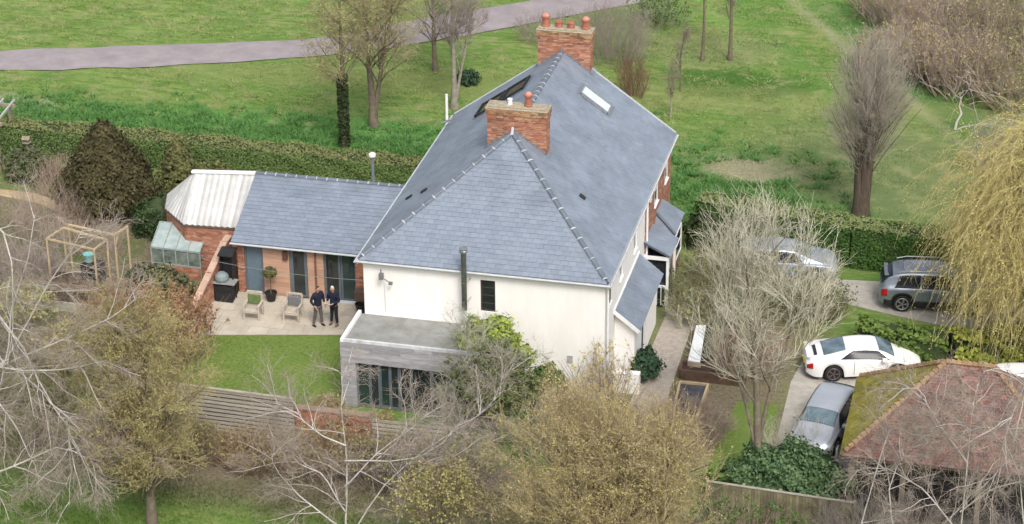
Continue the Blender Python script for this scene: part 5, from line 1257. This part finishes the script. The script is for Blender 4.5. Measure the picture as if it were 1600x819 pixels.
birch('white stemmed weeping birch with arching bare branches at the left edge', -13.2, [
    [(-60,420),(20,520),(70,610),(95,655),(140,700),(190,725)], [(-60,520),(30,590),(90,640),(105,672)], [(-70,700),(0,600),(20,480),(45,400),(50,340)], [(-60,640),(10,560),(70,450),(105,400),(130,350)],
    [(-60,600),(30,560),(110,530),(170,500),(210,470)], [(-60,560),(40,575),(110,575),(170,560)], [(-60,760),(40,720),(100,700),(160,715)], [(105,672),(104,730),(100,800)], [(-60,640),(0,630),(40,690),(60,760)], [(-50,300),(10,360),(30,450),(20,560)]], 31, .075, n=(12,8,6), L=(1.9,.95,.5), g=-.06)
birch('white birch with straight white leader and spreading twigs in front of the boundary wall', -10.5, [
    [(539,819),(540,740),(534,670),(533,610),(528,578)], [(539,800),(500,740),(450,720),(400,735)], [(539,760),(590,710),(640,675),(665,650)], [(560,819),(600,760),(660,710),(730,665),(780,620)], [(530,819),(470,770),(430,730),(425,700)], [(620,819),(650,740),(690,720),(740,690)], [(539,700),(490,680),(450,650),(420,640)], [(539,720),(610,720),(680,700),(720,660)]], 32, .055, n=(11,8,6), L=(1.7,.9,.45), g=-.02)
birch('white birch with arching bare branches in front of the red tiled garage', -9.5, [
    [(1500,840),(1512,720),(1518,650),(1528,600),(1545,577),(1590,585)], [(1600,820),(1590,740),(1560,690),(1520,660)], [(1640,640),(1600,700),(1560,740),(1500,800)], [(1400,840),(1390,760),(1420,700),(1470,672),(1530,700)], [(1340,840),(1380,700),(1400,668),(1450,680)], [(1500,840),(1440,770),(1370,740),(1330,750)], [(1500,800),(1560,760),(1600,750),(1650,760)], [(1620,560),(1600,600),(1575,660),(1560,720)], [(1512,720),(1460,650),(1440,610),(1410,600)]], 33, .05, n=(12,8,6), L=(1.7,.85,.42), g=-.03)
birch('grey lichen covered small tree with crossing branches before the garden room doors', -4.0, [
    [(705,740),(712,680),(722,640),(718,590),(722,560)], [(705,730),(740,660),(770,610),(800,580),(830,560)], [(712,700),(760,690),(810,670),(850,640)], [(705,740),(695,690),(690,650),(700,620)], [(722,640),(745,590),(735,560),(725,530)]], 34, .06, n=(12,9,7), L=(1.3,.75,.4), g=.04, pm=GRYT)
tree('leafy grey green small tree in front of the white wall below the bamboo', (6.0,-3.6,0), 3.6, [dict(n=16, L=1.9, a=50, up=.3, w=.16, K=4, t0=.15, rr=.5), dict(n=9, L=.9, a=42, up=.15, K=3, rmin=.007), dict(n=7, L=.45, a=45, K=2, rmin=.005)], .08, BARKG, GRYT, 35, buds=(14000,.035,mat('dusty_green_leaf', (.15,.18,.07), .8, (.08,.10,.035), 1.5)), env=(6.0,-3.6,2.3,1.9,1.4,1.9), extra_trunks=[(0,0,1,1),(-.8,.2,.9,.8),(.8,.1,.85,.7)])

# --- shrubs in and round the garden
bush('copper brown twiggy shrub overhanging the left end of the terrace', (-7.95,-.2,0), 2.0,1.7,3.5, 80, REDT, 41, (9000,.032,mat('copper_bud', (.36,.20,.12),.9,(.22,.14,.06),1.5)))
bush('copper twiggy shrub between the terrace shrub and the raised bed', (-9.9,.2,0), 1.7,1.5,3.0, 60, REDT, 42, (5200,.03,mat('copper_bud', (.36,.20,.12))))
bush('olive bushy shrub at the left end of the lawn', (-9.2,-3.0,0), 2.4,1.5,3.2, 80, OLT, 43, (9000,.034,OLB))
bush('pinkish beige grassy twig clump before the left part of the hedge', (-18.2,13.6,0), 1.3,1.0,2.0, 120, twig('pink_straw', (.50,.38,.30)), 44, n2=4, n3=2, spread=28, L1=1)
bush('tall dry brown twig mass left of the fruit cage frames', (-17.0,9.2,0), 1.9,1.8,2.6, 110, twig('dry_twig', (.42,.33,.26)), 45, n2=6, n3=3, spread=28)
bush('dry brown twigs in the kitchen garden behind the timber frames', (-14.6,8.2,0), 1.6,1.1,1.6, 70, twig('dry_twig', (.42,.33,.26)), 46, n2=6, n3=3)
bush('dense brown bramble on the left side of the timber frames', (-16.2,5.2,0), 1.6,1.5,1.7, 120, PURT, 147, n2=7, n3=4)
bush('low brown bramble in the kitchen garden below the frames', (-13.2,3.6,0), 2.4,1.1,1.1, 130, BRNT, 47, n2=6, n3=3)
bush('small bare fruit tree with bent pale branches before the hedge and white roof', (-10.9,13.2,0), .9,.8,2.1, 9, PURT, 48, n2=9, n3=6, spread=40, r0=.035)
bush('bare twigs leaning over the raised bed edge at the far left', (-15.4,1.2,0), 2.3,1.3,2.0, 80, GRYT, 49, (2600,.035,OLB), n2=6, n3=4)
bush('tangled dark bramble thicket under the left birch branches', (-11.6,-6.2,0), 2.8,1.8,2.1, 130, BRNT, 50, (3500,.035,LEAFO), n2=8, n3=4, spread=50, g=-.05)
bush('tangled grey bramble thicket at the far left behind the birch', (-13.6,-2.6,0), 2.6,1.7,2.2, 110, PURT, 51, (2000,.03,LEAFO), n2=8, n3=4, spread=45, g=-.03)
for i, (x, y, rx, h, m_, lb) in enumerate([(-7.0,-6.6,1.5,1.7,BRNT,'brown bramble bank below the left end of the slatted fence'), (-4.6,-6.9,1.5,1.5,BRNT,'brown bramble bank under the middle of the slatted fence'), (-2.2,-7.0,1.5,1.4,REDT,'red brown bramble bank at the right post of the slatted fence'), (.3,-7.0,1.7,1.8,REDT,'reddish bramble bank before the left part of the boundary wall'), (3.0,-7.0,1.8,2.0,PURT,'purplish twiggy bramble bank before the middle of the boundary wall'), (5.6,-6.6,1.7,2.1,PURT,'purplish twiggy thicket at the right end of the boundary wall'), (-.2,-4.3,.8,1.6,REDT,'red twigged shrub at the front corner of the grey boarded garden room'), (1.0,-6.1,1.3,1.9,REDT,'tall reddish twigs hiding the left half of the boundary wall'), (3.4,-6.1,1.5,1.6,PURT,'tall purplish twigs hiding the right half of the boundary wall'), (1.6,-4.0,.9,.7,REDT,'red twigged shrub before the glazed doors of the garden room'), (8.5,-4.2,1.6,2.1,GRYT,'lichen grey shrub below the white wall and right of the lichened tree')]):
    bush(lb, (x,y,0), rx,1.2,h, 100, m_, 60+i, (1800,.026,OLB), n2=9, n3=5, spread=45, g=-.03)
bush('upright bare reddish shrub against the white house corner', (9.75,-1.2,0), 1.15,.9,3.5, 34, twig('rosy_twig', (.36,.26,.22)), 71, (900,.03,OLB2), n2=8, n3=5, spread=22, r0=.02)
bush('yellow green twiggy shrub at the bottom of the gravel path', (10.3,-3.2,0), 1.0,.9,2.2, 40, OLT, 72, (2500,.032,OLB2), n2=7, n3=4)
bush('broad pale arching shrub mass between the porch and the bare tree', (12.5,9.2,0), 2.3,2.8,2.1, 300, twig('straw_green_twig', (.36,.33,.19)), 73, (6500,.032,mat('dusty_green_leaf', (.15,.18,.07))), n2=8, n3=4, spread=55, g=-.05)
bush('olive arching shrub in front of the silver blue hatchback', (15.3,9.0,0), 2.4,1.6,1.9, 230, twig('straw_green_twig', (.36,.33,.19)), 74, (5500,.032,mat('dusty_green_leaf', (.15,.18,.07))), n2=8, n3=4, spread=55, g=-.05)
bush('tangled brown twigs in the bed at the foot of the gravel path', (12.9,-1.4,0), 1.7,1.9,1.1, 190, twig('dry_twig', (.42,.33,.26)), 174, n2=7, n3=4, spread=55)
bush('low brown twigs beside the sleeper bed and small lawn', (14.2,4.4,0), 1.7,2.2,1.3, 190, twig('dry_twig', (.42,.33,.26)), 75, n2=6, n3=3, spread=50)
bush('grey bare shrub hanging over the white lidded cold frame', (11.6,7.4,0), 1.1,1.2,1.3, 110, GRYT, 76, (700,.03,OLB), n2=7, n3=4, spread=50)
bush('sparse pale bare shrub rising in front of the white wall right of the bamboo', (8.4,-2.4,0), 1.3,.8,3.0, 30, twig('rosy_twig', (.36,.26,.22)), 177, (1500,.026,OLB2), n2=8, n3=5, spread=25, r0=.018)
bush('bare pale twigs hanging over the near side of the grey hatchback', (16.9,-2.3,0), 1.1,1.2,2.0, 46, PALT, 178, n2=7, n3=4, spread=45)
bush('bare pale twigs between the bare tree and the grey hatchback', (16.5,-3.2,0), .9,1.3,1.5, 60, PALT, 77, n2=8, n3=4, spread=45)
bush('dry bare bush in the bed below the garage eaves', (21.0,-7.6,0), 2.6,1.2,2.3, 150, twig('grey_violet_twig', (.36,.32,.29)), 78, n2=9, n3=5, spread=50)
bush('dry bare bush below the right part of the garage eaves', (25.2,-7.6,0), 2.4,1.2,2.3, 130, twig('grey_violet_twig', (.36,.32,.29)), 79, n2=9, n3=5, spread=50)
bush('straw coloured twigs under the panel fence at the bottom', (16.0,-8.2,0), 2.4,.6,1.9, 130, twig('dry_twig', (.42,.33,.26)), 80, (900,.04,LEAFG), n2=6, n3=3, spread=50)
bush('red brown upright thicket on the meadow right of the rear chimney', (4.7,30.3,0), .9,.7,2.3, 60, twig('rust_twig', (.24,.14,.095)), 81, n2=7, n3=4, spread=20)
bush('purple grey tangled bush in the meadow just behind the rear chimney', (3.1,34.6,0), 2.0,1.5,3.8, 110, PURT, 82, n2=9, n3=5, spread=35)
bush('grey twig bush on the far side of the tarmac path', (-.5,36.5,0), 2.2,1.2,2.2, 80, PURT, 83, n2=8, n3=4, spread=45)
bush('dark evergreen tinged bush at the top edge behind the chimney', (4.2,40.5,0), 1.8,1.2,1.8, 70, GRYT, 84, (1500,.035,LEAFG), n2=6, n3=4, spread=45)
bush('pale beige thicket right of the pollarded tree', (24.0,24.5,0), 2.6,1.8,3.6, 150, twig('beige_twig', (.42,.35,.28)), 85, n2=8, n3=4, spread=35)
bush('pale beige thicket at the right edge above the willow', (27.0,27.5,0), 2.4,2.0,4.4, 120, twig('beige_twig', (.42,.35,.28)), 86, n2=8, n3=4, spread=35)
for i, (x, y, h, r_, m_, lb) in enumerate([(17.4,35.5,3.4,2.2,'plum','rusty brown bare thicket at the left end of the top right copse'), (20.6,34.3,3.6,2.4,'plum','plum brown bare thicket in the middle of the top right copse'), (24.0,33.0,4.6,2.8,'umber','umber bare thicket at the right end of the top right copse'), (19.0,39.5,4.2,2.8,'plum','plum brown bare thicket behind the left of the copse'), (23.5,38.5,5.4,3.0,'umber','umber bare thicket behind the middle of the copse'), (27.8,36,6,3.2,'olive','olive brown bare thicket at the right edge of the copse'), (16.6,43.5,3.8,2.4,'plum','plum brown bare thicket farthest left at the top edge'), (22.0,44.5,5,3.2,'umber','umber bare thicket farthest back at the top edge')]):
    bush(lb, (x,y,0), r_, r_*.8, h, 80, twig(m_+'_twig', dict(plum=(.47,.36,.31), umber=(.44,.36,.27), olive=(.43,.37,.25))[m_], .55), 90+i, (2500,.03,OLB), n2=12, n3=8, spread=42, r0=.035, w=.2, up=.1)

# --- meadow trees
tree('thick pollarded tree with split trunk and upright twigs behind the right hedge', (17.15,19.0,0), 5.4,
     [dict(n=30, L=3.6, a=38, up=.7, w=.09, K=5, t0=.3, rr=.13, lfall=.1), dict(n=10, L=1.5, a=34, up=.3, w=.12, K=3, t0=.1, rmin=.009), dict(n=8, L=.9, a=38, up=.1, K=2, rmin=.0055)], .31, mat('dark_bark', (.13,.10,.075), .9, (.06,.045,.035), 3, bump=.5, stretch=(4,4,.8)), twig('grey_fan_twig', (.42,.38,.31), .8), 101, env=(17.3,19,5.2,2.3,2.0,4.4), extra_trunks=[(-.5,0,1,1),(.55,0,.95,.95),(.1,.3,1.05,.8),(-.15,-.2,.7,.8)])
tree('ivy clad tall thin tree on the meadow edge left of the thick tree', (-7.25,21.2,0), 8.5, [dict(n=34, L=2.6, a=58, up=.35, w=.12, K=4, t0=.3, rr=.3), dict(n=11, L=1.2, a=42, up=.15, K=3, rmin=.009), dict(n=9, L=.6, a=42, K=2, rmin=.006)], .15, BARK, twig('bud_twig', (.38,.33,.22)), 102, buds=(7000,.02,OLB), env=(-7.2,21.2,6.2,2.4,2.2,3.4))
rg = np.random.default_rng(9); z = rg.random(2600)*3.6; a = rg.random(2600)*6.283; r_ = .16+.10*rg.random(2600)
Vq, Fq = quads(rg, np.stack([-7.22+np.cos(a)*r_, 21.2+np.sin(a)*r_, z+.05], 1), .05); iv = raw('ivy', Vq, Fq, LEAFD); iv.parent = [o for o in COL.objects if o.get('label', '').startswith('ivy clad')][0]
tree('stout forked bare tree on the meadow with budding crown above the wing', (-6.6,23.9,0), 7.8, [dict(n=18, L=4.0, a=44, up=.4, w=.13, K=5, t0=.28, rr=.4, lfall=.4), dict(n=13, L=1.9, a=40, up=.2, K=4, rmin=.011), dict(n=10, L=.85, a=42, K=2, rmin=.0065)], .20, BARK, twig('bud_twig', (.27,.225,.13)), 103, buds=(9000,.02,OLB), env=(-6.5,23.9,6.0,3.0,2.6,4), extra_trunks=[(-.3,0,1,1),(1.2,.2,.85,.7)])
tree('slimmer bare tree on the meadow nearest the house eaves', (-3.4,26.9,0), 6.5, [dict(n=18, L=2.8, a=50, up=.35, w=.12, K=4, t0=.3, rr=.4), dict(n=11, L=1.3, a=40, up=.15, K=3, rmin=.010), dict(n=9, L=.65, a=42, K=2, rmin=.0065)], .16, BARKG, PURT, 104, env=(-3.3,26.9,5,2.0,2,3.2), extra_trunks=[(0,0,1,1),(.9,.2,.8,.6)])
for i, (x, y, h, tr_, lb) in enumerate([(7.35,35.8,5.5,.09,'thin straight young tree at the top, left of the far pair'), (8.75,36.1,5.8,.11,'thin straight young tree at the top, right of the far pair'), (7.1,28.0,2.6,.05,'small pale sapling on the meadow right of the house roof'), (6.9,31.6,2.8,.05,'slender sapling between the far pair and the small pale sapling')]):
    tree(lb, (x,y,0), h, [dict(n=14, L=h*.28, a=35, up=.4, w=.1, K=3, t0=.3, rr=.5), dict(n=8, L=h*.13, a=38, K=3, rmin=.009), dict(n=4, L=h*.07, a=40, K=2, rmin=.007)], tr_, BARK if i != 2 else BARKG, twig('grey_brown_twig', (.30,.25,.20)), 110+i)
tree('budding tree whose crown overhangs the path at the top', (-5.6,31.5,0), 6.2, [dict(n=30, L=3.2, a=60, up=.2, w=.14, K=4, t0=.22, rr=.35), dict(n=12, L=1.4, a=42, K=3, rmin=.009), dict(n=9, L=.65, a=44, K=2, rmin=.0065)], .14, BARK, PURT, 115, buds=(4000,.02,OLB), env=(-5.4,31.5,4.6,3.4,2.4,3.2))
tree('pale fallen birch with white branches lying at the edge of the thicket', (20.6,29.6,0), 2.6, [dict(n=5, L=2.0, a=60, up=-.1, w=.15, K=4, t0=.1, rr=.6), dict(n=4, L=.9, a=45, K=3, rmin=.02)], .07, BIRCH, BIRT, 116, wob=.12, extra_trunks=[(.5,.3,1,.8),(2.0,-.9,.5,.7)])
# --- weeping willow
WIL = twig('willow_twig', (.62,.53,.25), .8); WILB = mat('willow_leaf', (.64,.56,.20), .8, (.48,.44,.14), 1.0)
rg = np.random.default_rng(120); wt = thing('willow', 'large yellow weeping willow with hanging strands at the right edge', 'tree', (0,0,0))
TP = []; 
P0 = line([(26.9,8.2,0),(26.8,8.2,2),(26.6,8.1,4),(26.4,8.1,6)]); R0 = np.array([[.4,.32,.26,.2]])
P1, R1 = grow(rg, P0, R0, 40, 6.2, 58, up=.42, g=-.03, w=.12, K=6, t0=.3, rr=.5, lfall=.2, env=(26.4,8.2,5.6,5.9,4.5,4.6))
P2, R2 = grow(rg, P1, R1, 10, 2.0, 50, up=.1, g=-.12, w=.2, K=4, t0=.25, rr=.5, rmin=.014, env=(26.4,8.2,6,6.2,4.7,4.4))
P3, R3 = grow(rg, P2, R2, 17, 3.9, 60, up=-.45, g=-.40, w=.14, K=6, t0=.1, rr=.3, rmin=.006, tip=.6)
P3 = P3[(P3[:, -1, 2] > .2)]; R3 = R3[:len(P3)]
P4, R4 = grow(rg, P3, R3, 3, .9, 35, up=-.5, g=-.4, w=.12, K=3, t0=.1, rmin=.007)
raw('trunk', *merge([tubes(P0, R0, 9), tubes(P1, R1, 6)]), BARK, wt, smooth=True)
raw('crown', *merge([tubes(P2, R2, 3), tubes(P3, R3, 3), tubes(P4, R4, 3)]), WIL, wt, smooth=True)
C = along(rg, P3, 130000); Vq, Fq = quads(rg, C+rg.normal(size=C.shape)*.06, .014, 2.4); raw('leaves', Vq, Fq, WILB, wt)
print('willow strands', len(P3))

# --- grass tufts: meadow, garden rough and lawn edges
rg = np.random.default_rng(200)
def tufts(name, label, n, region, h, m_, clip_=None):
    x = rg.uniform(region[0], region[1], n); y = rg.uniform(region[2], region[3], n)
    if clip_ is not None: k = clip_(x, y); x, y = x[k], y[k]
    dn = np.sin(x*.9+1.3*np.sin(y*.7))+np.sin(y*1.7+x*.4)+rg.normal(size=len(x))*.8; k = dn > -.2; x, y = x[k], y[k]; n = len(x)
    hh = h*(.5+rg.random(n)); z = gz(x, y); a = rg.random(n)*6.283; w_ = .018+.02*rg.random(n); lx, ly = rg.normal(size=n)*h*.45, rg.normal(size=n)*h*.45
    V = np.stack([np.stack([x-np.cos(a)*w_, y-np.sin(a)*w_, z-.01], 1), np.stack([x+np.cos(a)*w_, y+np.sin(a)*w_, z-.01], 1), np.stack([x+lx, y+ly, z+hh], 1)], 1).reshape(-1, 3)
    o = raw(name, V, np.arange(n*3).reshape(n, 3), m_); return tag(o, label, 'grass', kind='stuff')
pathk = lambda x, y: ~((y > 26.2+(x+28)*.33) & (y < 29.8+(x+28)*.345) & (x < 4))
tufts('meadow_grass', 'grass tufts of the meadow behind the hedges', 150000, (-33,27,17,46), .055, MEADOW, pathk)
tufts('rough_grass', 'rough grass at the bottom of the picture below the fence', 50000, (-13,14,-13.5,-7), .10, MEADOW)
tufts('lawn_tufts', 'short grass of the clipped garden lawn', 30000, (-8.2,-.2,-5.0,3.4), .035, LAWNM, lambda x, y: y < 3.45+.2244*x)

def clumpgrass(name, label, centres, per, h, spread, m_):
    C = np.array(centres); n = len(C)*per; c = np.repeat(C, per, 0); x = c[:, 0]+rg.normal(size=n)*spread; y = c[:, 1]+rg.normal(size=n)*spread
    hh = h*(.4+rg.random(n)); z = gz(x, y); a = rg.random(n)*6.283; w_ = .02+.025*rg.random(n); lx, ly = (x-c[:, 0])*.9+rg.normal(size=n)*h*.3, (y-c[:, 1])*.9+rg.normal(size=n)*h*.3
    V = np.stack([np.stack([x-np.cos(a)*w_, y-np.sin(a)*w_, z-.01], 1), np.stack([x+np.cos(a)*w_, y+np.sin(a)*w_, z-.01], 1), np.stack([x+lx, y+ly, z+hh], 1)], 1).reshape(-1, 3)
    return tag(raw(name, V, np.arange(n*3).reshape(n, 3), m_), label, 'grass', kind='stuff')
ca = np.stack([rg.uniform(-30, 4, 1500), rg.normal(21.4, 1.5, 1500)], 1); ca = ca[ca[:, 1] > 18.9]; cb2 = np.stack([rg.normal(10.5, 2.6, 420), rg.normal(20.6, 2.2, 420)], 1)
cb2 = cb2[(cb2[:, 1] > 16.6) & (cb2[:, 0] > 2) & (np.hypot((cb2[:, 0]-12)/2.6, (cb2[:, 1]-22.6)/1.2) > 1)]
clumpgrass('tussock_grass', 'lush dark green tussocks in the meadow strip beyond the hedge', np.concatenate([ca, cb2]), 34, .16, .13, mat('tussock_leaf', (.105,.235,.06), .8, (.07,.175,.045), 1.4, detail=7))
cc = np.stack([rg.uniform(-32, 16, 900), rg.uniform(24, 45, 900)], 1); cc = cc[pathk(cc[:, 0], cc[:, 1])]
clumpgrass('straw_grass', 'pale yellowish grass patches scattered over the mown meadow', cc, 26, .07, .22, mat('straw_leaf', (.27,.31,.12), .8, (.17,.22,.06), 1.2, detail=7))
